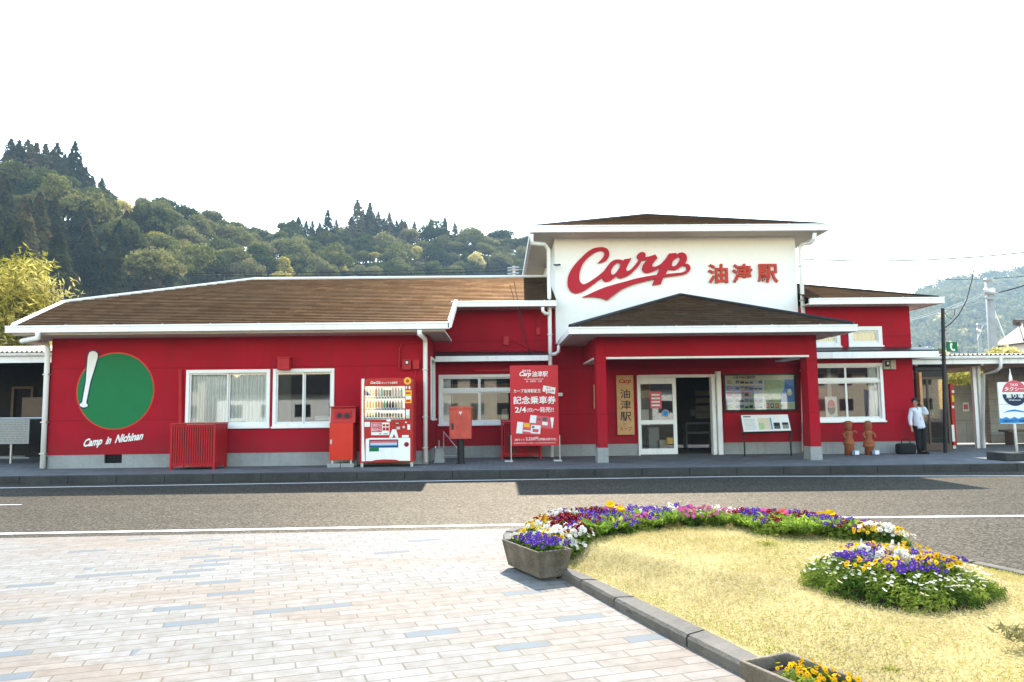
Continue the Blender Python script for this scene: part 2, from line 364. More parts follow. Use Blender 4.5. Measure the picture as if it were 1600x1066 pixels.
def wall_front(mb, x0, x1, z0, z1, yf, th, ops, mi=0):
    xs = sorted({x0, x1, *[v for o in ops for v in o[:2] if x0 < v < x1]}); zs = sorted({z0, z1, *[v for o in ops for v in o[2:] if z0 < v < z1]})
    def hole(i, j):
        if not (0 <= i < len(xs) - 1 and 0 <= j < len(zs) - 1): return True
        cx = (xs[i] + xs[i + 1]) / 2; cz = (zs[j] + zs[j + 1]) / 2
        return any(o[0] < cx < o[1] and o[2] < cz < o[3] for o in ops)
    for i in range(len(xs) - 1):
        for j in range(len(zs) - 1):
            if hole(i, j): continue
            a, b, c, d = xs[i], xs[i + 1], zs[j], zs[j + 1]; yb = yf + th
            mb.quad((a, yf, c), (b, yf, c), (b, yf, d), (a, yf, d), mi=mi); mb.quad((a, yb, c), (a, yb, d), (b, yb, d), (b, yb, c), mi=mi)
            if hole(i - 1, j): mb.quad((a, yf, c), (a, yf, d), (a, yb, d), (a, yb, c), mi=mi)
            if hole(i + 1, j): mb.quad((b, yf, c), (b, yb, c), (b, yb, d), (b, yf, d), mi=mi)
            if hole(i, j - 1): mb.quad((a, yf, c), (a, yb, c), (b, yb, c), (b, yf, c), mi=mi)
            if hole(i, j + 1): mb.quad((a, yf, d), (b, yf, d), (b, yb, d), (a, yb, d), mi=mi)
def lerp(a, b, t): return Vector(a) + (Vector(b) - Vector(a)) * t
def poly_at(line, t):                           # point at fraction t of the rise of a polyline (param by its own y)
    y = line[0][1] + (line[-1][1] - line[0][1]) * t
    for p, q in zip(line, line[1:]):
        if (q[1] - p[1]) == 0: continue
        u = (y - p[1]) / (q[1] - p[1])
        if -1e-6 <= u <= 1 + 1e-6: return lerp(p, q, u)
    return Vector(line[-1])
def shingle_face(mb, L, Rr, n, lift=.024, mi=0):  # overlapping courses between two edge lines that run up the slope
    up = None
    for i in range(n):
        a, b = poly_at(L, i / n), poly_at(Rr, i / n); c, d = poly_at(L, (i + 1.0) / n), poly_at(Rr, (i + 1.0) / n)
        nrm = (b - a).cross(c - a)
        if nrm.length < 1e-6: nrm = (b - a).cross(d - a)
        nrm.normalize()
        if nrm.z < 0: nrm = -nrm
        a2, b2 = a + nrm * lift, b + nrm * lift; c2, d2 = c + nrm * .004, d + nrm * .004
        mb.add([a2, b2, d2, c2, a, b], [(0, 1, 2, 3), (4, 5, 1, 0)], mi)
        if (c - d).length > .01: mb.quad(a, a2, c2, mi=mi); mb.quad(b, d2, b2, mi=mi)
GZ = .15                                         # top of the sidewalk
# ------------------------------------------------------------------ ground, road, plaza
g = MB(); g.add([(-900, -300, -.03), (900, -300, -.03), (900, 900, -.03), (-900, 900, -.03)], [(0, 1, 2, 3)]); tag(g.build('ground', 'ground'), kind='structure')
KY = 16.2
r = MB(); r.add([(-90, -25, 0), (90, -25, 0), (90, KY, 0), (-90, KY, 0)], [(0, 1, 2, 3)]); tag(r.build('road', 'asphalt'), kind='structure')
p0, p1 = atz(0, 841, .004), atz(800, 826, .004); sl_ = (p1.y - p0.y) / (p1.x - p0.x)
edge = lambda x, o=0: p0.y + sl_ * (x - p0.x) + o
p = MB(); p.add([(-40, -12, .004), (5.0, -12, .004), (3.2, 2, .004), (1.2, 7.5, .004), (.3, edge(.3), .004), (-40, edge(-40), .004)], [(0, 1, 2, 3, 4, 5)])
tag(p.build('plaza', 'paver'), kind='structure')
# painted lines lie on the road
q0, q1 = atz(0, 834, .005), atz(800, 820, .005); q2, q3 = atz(1230, 809.5, .005), atz(1599, 806, .005); rn = random.Random(5)
def line_strip(name, pts, wd):
    m = MB(); n = 260; L_ = []
    for i in range(n + 1):
        t = i / n * (len(pts) - 1); k = min(int(t), len(pts) - 2); c = lerp(pts[k], pts[k + 1], t - k)
        e1 = wd / 2 * (1 + .12 * noise.noise((i * .9, 1, 0))); e2 = wd / 2 * (1 + .12 * noise.noise((i * .9, 7, 0)))
        L_ += [(c.x, c.y - e1, c.z), (c.x, c.y + e2, c.z)]
    m.add(L_, [(2 * i, 2 * i + 2, 2 * i + 3, 2 * i + 1) for i in range(n)]); return m.build(name, 'linep')
dl = (q1 - q0).normalized(); dr = (q3 - q2).normalized()
tag(line_strip('road_line', [q0 - dl * 25, q1, q2, q3 + dr * 25], .13), kind='structure')
a0, a1, a2_, a3 = atz(0, 762.5, .005), atz(650, 752, .005), atz(1160, 744.5, .005), atz(1599, 743.5, .005)
tag(line_strip('road_line', [a0 - (a1 - a0) * .8, a0, a1, a2_, a3, a3 + (a3 - a2_) * 2], .13), kind='structure')
c0 = atz(0, 789, .005); c1 = atz(34, 788.5, .005); tag(line_strip('road_line', [c0 - (c1 - c0) * 3, c1], .06), kind='structure')
# sidewalk and its kerb stones
s = MB(); s.box(-45, 45, KY + .16, 24.5, -.02, GZ); tag(s.build('sidewalk', 'sidewalk'), kind='structure')
k = MB(); x = -45.0
while x < 45:
    k.box(x + .004, x + .996, KY, KY + .157, -.02, GZ + .006); x += 1.0
tag(k.build('kerb', 'dkerb', bevel=.012), kind='structure')

# ------------------------------------------------------------------ the station building
YL, YE, YT, YR, YC = 18.5, 20.8, 20.5, 20.4, 18.2
B = thing('station_building', (0, YL, GZ), 'low red and white station building with brown hipped roofs and a white central tower', 'railway station')
xL = at(78, 620, YL).x; xLr = at(668.5, 620, YL).x
xT0 = at(867, 420, YT).x; xT1 = at(1244, 420, YT).x; xR1 = at(1427, 590, YR).x
zLw = at(350, 525.5, YL).z; zBase = at(200, 710, YL).z
zRec = at(760, 484, YE).z; zRw = at(1340, 479, YR).z
zTw = at(1050, 371, YT).z
BK = 30.5
# openings: x0, x1, z0, z1
W1 = rect(291, 578.5, 421, 668, YL); W2 = rect(427, 577, 521.5, 667, YL); VENT = rect(162.5, 710, 190, 724, YL)
W3 = rect(686, 586, 812, 663.5, YE); W4 = (at(1266, 600, YR).x, *rect(1276, 568.5, 1380, 658.5, YR)[1:])
W5 = rect(1326, 511, 1377.5, 541, YR); W6 = rect(1255, 511.5, 1312, 542, YR)
DOOR = (*rect(996.5, 585.5, 1120, 700, YE)[:2], GZ, at(1060, 586, YE).z)
conc = MB(); wl = MB()
def flush():
    global wl, conc
    wl.build('wall', 'red', B); conc.build('foundation', 'conc', B); wl = MB(); conc = MB()
# left wing
wall_front(wl, xL, xLr, zBase, zLw, YL, .18, [W1, W2])
wall_front(conc, xL + .004, xLr - .004, GZ - .1, zBase, YL + .012, .16, [VENT])
zs0, zs1 = at(676, 655, 20.0).z, at(676, 561, 20.0).z; SW = (19.25, 20.35, zs0, zs1)
def wall_side(mb, x, y0, y1, z0, z1, th, ops):     # wall in the y direction, outer face at x (th signed)
    t = MB(); wall_front(t, y0, y1, z0, z1, 0, th, ops); mb.add([(x - c[1], c[0], c[2]) for c in t.v], t.f)
wall_side(wl, xLr, YL + .181, YE - .002, zBase, zLw, .16, [SW]); wall_side(conc, xLr - .012, YL + .181, YE, GZ - .1, zBase, .14, [])
wl.box(xL, xL + .16, YL + .181, BK, zBase, zLw); conc.box(xL + .004, xL + .14, YL + .181, BK, GZ - .1, zBase - .001)
flush()
# recess
wall_front(wl, xLr - .16, xT0 - .001, zBase, zRec, YE, .18, [W3]); wall_front(conc, xLr, xT0 - .001, GZ - .1, zBase, YE + .012, .16, [])
flush()
# entrance wall (under the canopy)
wall_front(wl, xT0, xT1 + .15, zBase, 4.0, YE + .05, .18, [DOOR]); wall_front(conc, xT0, xT1 + .15, GZ - .1, zBase - .001, YE + .062, .16, [(DOOR[0], DOOR[1], 0, 9)])
flush()
# right wing
wall_front(wl, xT1 + .02, xR1, zBase, zRw, YR, .18, [W4, W5, W6]); wall_front(conc, xT1 + .02, xR1 - .004, GZ - .1, zBase, YR + .012, .16, [])
wl.box(xR1 - .16, xR1, YR + .181, BK - 2, zBase, zRw); conc.box(xR1 - .15, xR1 - .004, YR + .181, BK - 2, GZ - .1, zBase - .001)
flush(); MB().box(xL + .17, xR1 - .17, BK - .2, BK - .02, GZ, zLw).build('back_wall', 'red', B)
t = MB(); t.box(xT0, xT1, YT, 27.5, 3.2, zTw); t.build('tower_wall', 'wall_white', B)
# rooms behind the glass: floor, back, partitions
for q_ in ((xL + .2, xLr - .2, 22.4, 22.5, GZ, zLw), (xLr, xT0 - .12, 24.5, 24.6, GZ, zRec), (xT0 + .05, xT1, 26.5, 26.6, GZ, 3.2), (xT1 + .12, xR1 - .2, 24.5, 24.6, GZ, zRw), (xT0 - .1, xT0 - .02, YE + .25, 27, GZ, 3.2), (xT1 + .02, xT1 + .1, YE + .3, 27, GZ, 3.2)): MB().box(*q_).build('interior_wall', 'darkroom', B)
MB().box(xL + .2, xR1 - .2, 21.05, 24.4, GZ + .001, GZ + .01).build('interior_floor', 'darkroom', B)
fx = MB(); x0, x1, z0, z1 = rect(1078, 640, 1114, 650, 25.5); fx.box(x0, x1, 25.4, 25.6, z0, z1)     # waiting-room fittings
for yy in (610, 622, 634, 646): fx.rbox(1087, yy, 1112, yy + 8, 25.3, .08, 1)
fx.rbox(1072, 660, 1116, 663, 24.2, .4, 0); fx.rbox(1072, 675, 1116, 678, 24.2, .5, 0); fx.rbox(1072, 662, 1074, 704, 24.2, .4, 0); fx.rbox(1113, 662, 1115, 704, 24.2, .4, 0)
fx.build('waiting_room_fitting', ['grey', 'curtaind'], B)

# ---- windows
def window(nm, o, y, panes, transom=None, gl='glass', curt=None, casing=.07, recess=.05, frame='white'):
    x0, x1, z0, z1 = o; c = MB()
    pr = y - .025
    c.box(x0 - .01, x1 + .01, pr, y + .06, z1 - casing, z1 + .012); c.box(x0 - .01, x1 + .01, pr, y + .06, z0 - .012, z0 + casing)
    c.box(x0 - .01, x0 + casing, pr + .001, y + .059, z0 + casing, z1 - casing); c.box(x1 - casing, x1 + .01, pr + .001, y + .059, z0 + casing, z1 - casing)
    W_ = c.build(nm, frame, B, bevel=.004)
    a0, a1, b0, b1 = x0 + casing, x1 - casing, z0 + casing, z1 - casing
    sill = MB(); sill.box(x0 - .03, x1 + .03, y - .07, y - .026, z0 - .03, z0 + .015); sill.build('sill', frame, W_, bevel=.004)
    s = MB(); ys = y + recess; bw = .035
    rows = [(b0, b1)] if transom is None else [(b0, b0 + (b1 - b0) * transom - .03), (b0 + (b1 - b0) * transom + .03, b1)]
    if transom is not None: s.box(a0, a1, ys - .05, ys + .05, rows[0][1], rows[1][0])
    G = MB()
    for (r0, r1) in rows:
        for i in range(panes):
            u0 = a0 + (a1 - a0) * i / panes; u1 = a0 + (a1 - a0) * (i + 1) / panes; yy = ys + (.018 if i % 2 else -.018)
            s.box(u0, u1, yy - .014, yy + .014, r0, r0 + bw * 1.5); s.box(u0, u1, yy - .014, yy + .014, r1 - bw, r1)
            s.box(u0, u0 + bw, yy - .013, yy + .013, r0 + bw * 1.5, r1 - bw); s.box(u1 - bw, u1, yy - .013, yy + .013, r0 + bw * 1.5, r1 - bw)
            G.box(u0 + bw, u1 - bw, yy - .003, yy + .003, r0 + bw * 1.5, r1 - bw)
    s.build('frame', 'alu', W_); G.build('pane', gl, W_)
    if curt:
        for (u0, u1, mt, yo) in curt:
            m = MB(); n = 90; xa = a0 + (a1 - a0) * u0; xb = a0 + (a1 - a0) * u1; vs = []
            for i in range(n + 1):
                xx = xa + (xb - xa) * i / n; ww = .028 * math.sin(i * .95 + 1.3 * math.sin(i * .21)) + .012 * math.sin(i * .37)
                vs += [(xx, y + yo + ww, b0 - .05), (xx, y + yo + ww * .7, b1 + .05)]
            m.add(vs, [(2 * i, 2 * i + 2, 2 * i + 3, 2 * i + 1) for i in range(n)]); m.build('curtain', mt, W_, smooth=True)
    return W_
window('window', W1, YL, 2, curt=[(0, .515, 'curtain', .105), (.50, 1, 'curtain', .12)])
w2 = window('window', W2, YL, 2, gl='glassd', curt=[(0, .24, 'curtaind', .16)])
bb = MB(); bb.rbox(492, 650, 515, 657, YL + .4, .15); bb.build('stacked_papers', 'paperw', w2)
w3 = window('window', W3, YE, 2, transom=.7, curt=[(0, .12, 'curtain', .14)])
bl = MB(); x0, x1, z0, z1 = W3
bl.box(x0, x0 + (x1 - x0) * .72, YE + .9, YE + .93, z0 + .1, z1 - .45, 0); bl.box(x0 + .3, x0 + .32, YE + .85, YE + .88, z0, z1, 1); bl.box(x0, x1, YE + 1.2, YE + 1.25, z1 - .32, z1 - .2, 2)
for i in range(6): bl.box(x0 + .5 + i * .3, x0 + .66 + i * .3, YE + .8, YE + .85, z0 + .05, z0 + .3 + .12 * (i % 3), 2 if i % 2 else 0)
bl.build('reflection_props', ['curtaind', 'paperw', 'wood'], w3)  # beige pieces added indoors in place of the reflections in this pane
w4 = window('window', W4, YR, 2, transom=.72, curt=[(.86, 1, 'curtain', .14), (.5, .56, 'curtain', 1.2)])
rp = MB(); x0, x1, z0, z1 = W4; rp.box(x0, x1 - .35, YR + 2.2, YR + 2.3, z0, z1 - .6); rp.build('red_reflection_panel', 'redfade', w4)  # red panel added behind the glass, standing for a red reflection on it
window('window', W5, YR, 1, curt=[(.1, .95, 'curtaind', .14)], casing=.1); window('window', W6, YR, 1, curt=[(.1, .95, 'curtaind', .14)], casing=.1)
# side window of the left wing
m = MB(); y0, y1, z0, z1 = SW; X = xLr
m.box(X - .05, X + .03, y0, y1, z1 - .07, z1 + .01); m.box(X - .05, X + .03, y0, y1, z0 - .01, z0 + .07); m.box(X - .049, X + .029, y0 - .01, y0 + .07, z0 + .07, z1 - .07); m.box(X - .049, X + .029, y1 - .07, y1 + .01, z0 + .07, z1 - .07)
m.box(X + .031, X + .07, y0 - .03, y1 + .03, z0 - .03, z0 + .01)
sw = m.build('window', 'white', B); m = MB(); m.box(X - .04, X - .035, y0 + .07, y1 - .07, z0 + .07, z1 - .07); m.build('pane', 'glassd', sw)
m = MB(); m.box(xLr - .02, xLr + .05, YL + .02, YE - .7, at(672, 551, 20).z, at(672, 556, 20).z)
# ---- entrance door
d = MB(); x0, x1, z0, z1 = DOOR; Y = YE
def bx(mb, a, b, c, e, Yf, dep, mi=0): mb.rbox(a, b, c, e, Yf, dep, mi)
pjx = at(1112.5, 640, Y).x
d.box(x0, x0 + .045, Y - .03, Y + .2, GZ, z1); d.box(x0 + .045, x1, Y - .03, Y + .2, z1 - .07, z1 + .01); d.box(pjx, pjx + .1, Y - .03, Y + .2, GZ, z1 - .07)
zp = at(1122, 580.5, Y - .1).z; d.box(at(1119.3, 640, Y).x, at(1126.3, 640, Y).x, Y - .12, Y + .2, GZ + .003, zp)
df = d.build('door_frame', 'white', B, bevel=.006)
lf = MB(); la, lb, lc, ld = rect(998.5, 590.5, 1057.5, 708, Y + .08); lc = GZ + .02; yd = Y + .08
zt, zm1, zm0, zb = at(1028, 600, yd).z, at(1028, 656.5, yd).z, at(1028, 663, yd).z, at(1028, 701, yd).z
for (a, b, c, e) in ((la, lb, zt, ld), (la, lb, zm0, zm1), (la, lb, lc, zb), (la, la + .06, zb, zm0), (la, la + .06, zm1, zt), (lb - .1, lb, zb, zm0), (lb - .1, lb, zm1, zt)):
    lf.box(a, b, yd, yd + .045, c, e)
dr_ = lf.build('door', 'white', B, bevel=.003)
m = MB(); m.box(la + .06, lb - .1, yd + .018, yd + .024, zm1, zt); m.box(la + .06, lb - .1, yd + .018, yd + .024, zb, zm0); m.build('pane', 'glass', dr_)
m = MB(); m.rbox(1016, 612, 1033.5, 638.5, yd + .012, .004, 0)
for i in range(4): m.rbox(1018, 616 + i * 5.4, 1031, 618.5 + i * 5.4, yd + .009, .002, 1)
m.build('notice', ['pink', 'paperw'], dr_)
m = MB(); x0, x1, z0, z1 = rect(1034, 640, 1046, 652, yd); m.disc_y((x0 + x1) / 2, (z0 + z1) / 2, (x1 - x0) / 2, yd + .012, .004, 24); m.disc_y((x0 + x1) / 2, (z0 + z1) / 2, (x1 - x0) / 2 - .035, yd + .009, .002, 24, 1); m.build('sticker', ['grey', 'blue'], dr_)
m = MB(); m.rbox(1001, 664, 1012, 700, yd + 1.4, .05, 0); m.rbox(1014, 668, 1030, 701, yd + 1.0, .3, 1); m.rbox(1031, 688, 1043, 701, yd + .7, .3, 2); m.rbox(1042, 684, 1052, 694, yd + .6, .2, 3); m.rbox(1002, 600, 1016, 622, yd + 1.6, .03, 4); m.rbox(1003, 640, 1014, 664, yd + 1.5, .03, 5)
m.build('leaflet_rack', ['black', 'grey', 'curtaind', 'yellow', 'wood', 'paperw'], B)

# ---- roofs
sl = math.tan(R(19)); YEv = 17.6
ev = at(350, 507.5, YEv); EZ = ev.z
zr = lambda y: EZ + sl * (y - YEv)
def on_slope(px, py):                                 # point of the front slope seen at a photo point
    d = ray(px, py); t = (EZ - CAM_Z - sl * YEv) / (d.z - sl * d.y); return Vector((d.x * t, d.y * t, CAM_Z + d.z * t))
eL = Vector((at(20, 511, YEv).x, YEv, EZ)); kL = on_slope(100, 473.5); rL = on_slope(397, 437.5)
RY = rL.y; RZ = rL.z
eR = Vector((at(701, 507, YEv).x, YEv, EZ)); u0 = on_slope(706, 472); UY = u0.y; uR = Vector((eR.x, UY, zr(UY)))
def mir(p): return Vector((p.x, 2 * RY - p.y, p.z))
hipU = poly_at([eL, kL, rL], (UY - YEv) / (RY - YEv))
xTe = xT0 - .006
rf = MB()
shingle_face(rf, [tuple(eL), tuple(kL), tuple(hipU)] if kL.y < UY else [tuple(eL), tuple(hipU)], [tuple(eR), tuple(uR)], 14)
shingle_face(rf, [tuple(hipU), tuple(rL)] if kL.y < UY else [tuple(hipU), tuple(kL), tuple(rL)], [(xTe, UY, zr(UY)), (xTe, RY, RZ)], 19)
rb = MB()
for f in ([rL, Vector((xTe, RY, RZ)), mir(Vector((xTe, YEv, EZ))), mir(eL), mir(kL)], [eL, kL, mir(kL), mir(eL)], [kL, rL, mir(kL)]): rb.slab(f, .05)
rf.v += [(a, b, c) for a, b, c in rb.v]; k_ = len(rf.v) - len(rb.v); rf.f += [tuple(i + k_ for i in f) for f in rb.f]; rf.m += rb.m
# underside boarding so that no sky shows through
rf.slab([eL + Vector((.03, .03, -.015)), eR + Vector((-.03, .03, -.015)), uR + Vector((-.03, 0, -.015)), hipU + Vector((.05, 0, -.015))], .06)
rf.slab([hipU + Vector((.06, .02, -.015)), Vector((xTe, UY + .02, zr(UY) - .015)), Vector((xTe, RY, RZ - .015)), rL + Vector((.1, 0, -.015))], .06)
roof_l = rf.build('roof', 'roof', B)
cp = MB(); up = Vector((0, 0, .035))
cp.tube([eL + up, kL + up], .05, 6); cp.tube([kL + up, rL + up], .05, 6); cp.tube([rL + up, Vector((xTe, RY, RZ)) + up], .05, 6); cp.build('ridge_cap', 'white', roof_l)

def eave(nm, x0, x1, yf, ztop, h, ywall, zsof, ends=(0, 0), step=.06, ret=None):
    """gutter + fascia board + soffit of one eave"""
    m = MB(); m.box(x0, x1, yf - .1, yf, ztop - h, ztop); m.box(x0, x1, yf - .115, yf - .1, ztop - .03, ztop + .006); f = m.build(nm, 'white', B, bevel=.006)
    m = MB(); m.box(x0 + .1, x1 - .1, yf + .004, yf + .05, zsof, ztop - h + .04); m.build('fascia_board', 'soffit', f)
    m = MB()
    for i in range(int((x1 - x0) / 1.1) + 1):
        xx = x0 + .25 + i * 1.1
        if xx < x1: m.box(xx, xx + .025, yf - .118, yf + .05, ztop + .006, ztop + .02)
    m.build('gutter_bracket', 'steel', f)
    return f
gx0 = at(12, 514, YEv).x; gx1 = at(702.5, 509, YEv).x; zg1 = at(350, 506.5, YEv - .1).z; zg0 = at(350, 517, YEv - .1).z
eave('gutter', gx0, gx1, YEv, zg1, zg1 - zg0, YL, zLw)
m = MB(); m.box(gx0 + .1, gx1 - .12, YEv + .05, YL, zLw - .02, zLw + .02); m.box(gx0 + .1, xL, YL, BK + .5, zLw - .02, zLw + .02); m.box(gx0, gx0 + .04, YEv + .001, BK + .5, zg0, zg1 - .01)
m.box(xLr + .003, gx1 - .12, YL + .001, YE - .45, zLw - .02, zLw + .02); m.build('soffit', 'soffit', B)
# rake board of the step in the roof
m = MB(); a = eR + Vector((.04, 0, 0)); b = uR + Vector((.04, .05, 0))
m.add([(a.x - .05, a.y - .1, a.z - .13), (a.x + .03, a.y - .1, a.z - .13), (a.x + .03, a.y - .1, a.z + .06), (a.x - .05, a.y - .1, a.z + .06), (b.x - .05, b.y, b.z - .13), (b.x + .03, b.y, b.z - .13), (b.x + .03, b.y, b.z + .06), (b.x - .05, b.y, b.z + .06)],
      [(0, 1, 2, 3), (7, 6, 5, 4), (1, 5, 6, 2), (4, 0, 3, 7), (3, 2, 6, 7), (4, 5, 1, 0)]); m.build('rake_board', 'white', B)
ux0 = at(705, 476, UY).x; ux1 = xT0 - .01; zu1 = at(780, 470.5, UY - .1).z; zu0 = at(780, 479, UY - .1).z
eave('gutter', ux0, ux1, UY, zu1, zu1 - zu0, YE, zRec); m = MB(); m.box(ux0 + .05, ux1, UY + .05, YE, zRec - .01, zRec + .03); m.build('soffit', 'soffit', B)
# gable infill between low soffit and the upper slope
m = MB(); m.add([(xx_, y_, z_) for xx_ in (xLr - .16, xLr) for y_, z_ in ((YL + .2, zLw + .001), (YE - .002, zLw + .001), (YE - .002, zr(YE) - .14), (YL + .2, zr(YL) - .14))], [(0, 1, 2, 3), (7, 6, 5, 4), (3, 2, 6, 7)]); m.build('gable_wall', 'red', B)
# tower roof
ox0, ox1 = at(828.5, 362, 19.75).x, at(1295, 355, 19.75).x; YTe = 19.8; YTb = 28.2
zt1 = at(1050, 351.5, YTe - .1).z; zt0 = at(1050, 361.5, YTe - .1).z; apx = Vector((at(1015, 336, 22.6).x, 23.2, 0)); apx.z = at(1015, 336, 23.2).z; TRZ = zt1 + .01
rf = MB(); tx0, tx1 = ox0 + .07, ox1 - .1
shingle_face(rf, [(tx0, YTe, TRZ), tuple(apx)], [(tx1, YTe, TRZ), (apx.x + .02, apx.y, apx.z)], 15)
bk = [(tx0, YTe, TRZ), (tx0, YTb, TRZ), (tx1, YTb, TRZ), (tx1, YTe, TRZ)]
for i in range(3): rf.slab([bk[i], tuple(apx), bk[i + 1]], .04)
rf.box(tx0 + .02, tx1 - .02, YTe + .02, YTb - .02, TRZ - .08, TRZ - .03); tr_ = rf.build('roof', 'roof', B)
cp = MB(); cp.tube([bk[0], apx], .05, 6); cp.tube([bk[3], apx], .05, 6); cp.build('ridge_cap', 'black', tr_)
eave('gutter', ox0, ox1, YTe, zt1, zt1 - zt0, YT, zTw)
for q_ in (ox0, ox1 - .09): MB().box(q_, q_ + .09, YTe + .001, YTb, zt0, zt1 - .01).build('side_gutter', 'white', B)
m = MB(); m.box(ox0 + .09, ox1 - .09, YTe + .052, YT + .0, zTw - .004, zTw + .03); m.box(ox0 + .09, xT0, YT + .001, YTb, zTw - .004, zTw + .03); m.box(xT1, ox1 - .09, YT + .001, YTb, zTw - .004, zTw + .03)
m.rbox(1052, 365, 1078, 366.5, 20.1, .25); m.build('soffit', 'soffit', B)
# right wing roof
rx1 = at(1474, 466, 19.75).x; YRe = 19.8; zw1 = at(1360, 465.5, YRe - .1).z; zw0 = at(1360, 475, YRe - .1).z; rxx = rx1 - .08
def on_r(px, py):
    d = ray(px, py); t = (zw1 - CAM_Z - sl * YRe) / (d.z - sl * d.y); return Vector((d.x * t, d.y * t, CAM_Z + d.z * t))
top = on_r(1252, 442.5); rz = lambda y: zw1 + sl * (y - YRe)
rf = MB(); shingle_face(rf, [(xT1 + .02, YRe, zw1), (xT1 + .02, top.y, rz(top.y))], [(rxx, YRe, zw1), (xT1 + .06, top.y, rz(top.y))], 14)
rf.slab([(xT1 + .02, top.y, top.z), (rxx, YRe, zw1), (rxx, 2 * top.y - YRe, zw1), (xT1 + .02, 2 * top.y - YRe, zw1)], .05); rr_ = rf.build('roof', 'roof', B)
cp = MB(); cp.tube([(rxx, YRe, zw1 + .02), (xT1 + .04, top.y, rz(top.y) + .02)], .035, 6); cp.build('ridge_cap', 'black', rr_)
eave('gutter', xT1 + .01, rx1, YRe, zw1, zw1 - zw0, YR, zRw)
m = MB(); m.box(xT1 + .02, rx1 - .06, YRe + .052, YR, zRw - .005, zRw + .025); m.box(xR1, rx1 - .06, YR + .001, BK - 2, zRw - .005, zRw + .025); m.box(rx1 - .06, rx1, YRe + .001, BK - 2, zw0 + .01, zw1 - .01); m.build('soffit', 'soffit', B)
# flat awnings over the low windows
for (a, c, y_t, y_m, y_b, Yf, Yw) in ((680, 857, 551, 556, 564.5, 20.15, YE), (1268, 1467, 546, 549.5, 559.5, 19.75, YR)):
    x0, x1 = at(a, y_m, Yf).x, at(c, y_m, Yf).x; z2 = at((a + c) / 2, y_m, Yf).z; z1_ = at((a + c) / 2, y_b, Yf).z
    m = MB(); m.box(x0, x1, Yf, Yf + .04, z1_, z2); m.box(x0 + .002, x1, Yf + .041, Yw, z1_ + .03, z2 - .03)
    if c > 1400: m.box(xR1 + .002, x1, Yw, Yw + 1.4, z1_ + .03, z2 - .03)
    aw = m.build('awning', 'white', B, bevel=.005); m = MB(); zz = z2 + .02
    m.add([(x0, Yf + .0, z2 + .004), (x1, Yf, z2 + .004), (x1, Yw, z2 + .13), (x0, Yw, z2 + .13), (x0, Yf, z2 + .04), (x1, Yf, z2 + .04), (x1, Yw, z2 + .16), (x0, Yw, z2 + .16)], [(0, 1, 5, 4), (4, 5, 6, 7), (1, 2, 6, 5), (3, 0, 4, 7)])
    m.build('awning_roof', 'black', aw)
# ---- entrance canopy
YCe = 17.3; cx0, cx1 = at(888, 512, YCe).x, at(1337, 514, YCe).x; zc1 = at(1110, 509.5, YCe - .1).z; zc0 = at(1110, 520, YCe - .1).z; zcs = at(1100, 525, YC).z
cap = Vector((at(1063, 462, 20.48).x, 20.48, at(1063, 462, 20.48).z)); CRZ = zc1 + .015
rf = MB(); shingle_face(rf, [(cx0 + .05, YCe, CRZ), tuple(cap)], [(cx1 - .05, YCe, CRZ), (cap.x + .02, cap.y, cap.z)], 18)
rf.slab([(cx0 + .05, YCe, CRZ), tuple(cap), (cx0 + .05, YT - .01, CRZ)], .04); rf.slab([(cx1 - .05, YCe, CRZ), (cx1 - .05, YR - .01, CRZ), tuple(cap)], .04)
rf.box(cx0 + .08, cx1 - .08, YCe + .03, YR - .02, CRZ - .09, CRZ - .04); cr_ = rf.build('canopy_roof', 'roof', B)
cp = MB(); cp.tube([(cx0 + .04, YCe, CRZ + .02), cap + Vector((0, 0, .02))], .055, 6); cp.tube([(cx1 - .04, YCe, CRZ + .02), cap + Vector((0, 0, .02))], .055, 6); cp.build('ridge_cap', 'black', cr_)
eave('gutter', cx0, cx1, YCe, zc1, zc1 - zc0, YC, zcs)
for q_, y_ in ((cx0, YE - .02), (cx1 - .09, YR - .02)): MB().box(q_, q_ + .09, YCe + .001, y_, zc0, zc1 - .01).build('side_gutter', 'white', B)
m = MB(); m.box(cx0 + .09, cx1 - .09, YCe + .052, YR - .02, zcs - .002, zcs + .03); m.box(cx0 + .09, xT1, YR - .02, YE + .04, zcs - .002, zcs + .03); m.build('canopy_soffit', 'soffit', B)
zbm = at(1100, 556.5, YC).z
col = [rect(932.5, 530, 948, 700, YC), rect(1263, 530, 1279.5, 700, YC)]
for i, (a, b, _, _) in enumerate(col):
    zb_ = at((940, 1271)[i], (700, 698)[i], YC).z
    m = MB(); m.box(a, b, YC, YC + .42, zb_, zcs); cl = m.build('column', 'red', B, bevel=.006)
    m = MB(); m.box(a - .012, b + .012, YC - .012, YC + .432, GZ - .02, zb_ + .001); m.build('column_base', 'conc', cl, bevel=.008)
m = MB(); m.box(col[0][1] + .001, col[1][0] - .001, YC + .003, YC + .22, zbm, zcs - .004)
m.box(col[0][0], col[0][0] + .2, YC + .422, YE + .04, zbm + .02, zcs - .004); m.box(col[1][1] - .2, col[1][1], YC + .422, YR - .002, zbm + .02, zcs - .004); m.build('beam', 'red', B)
m = MB(); m.box(at(947, 557, YC).x, at(1263.5, 557, YC).x, YC - .02, YC + .24, zbm - .05, zbm - .002)
m.box(col[0][0] - .02, col[0][0] + .22, YC + .45, YE, zbm - .03, zbm + .018); m.box(col[1][1] - .22, col[1][1] + .02, YC + .45, YR - .005, zbm - .03, zbm + .018); m.build('beam_trim', 'white', B)
m = MB(); m.box(col[0][1], col[1][0] - .2, YC + .5, YR - .1, zcs - .08, zcs - .04); m.build('porch_ceiling', 'soffit', B)
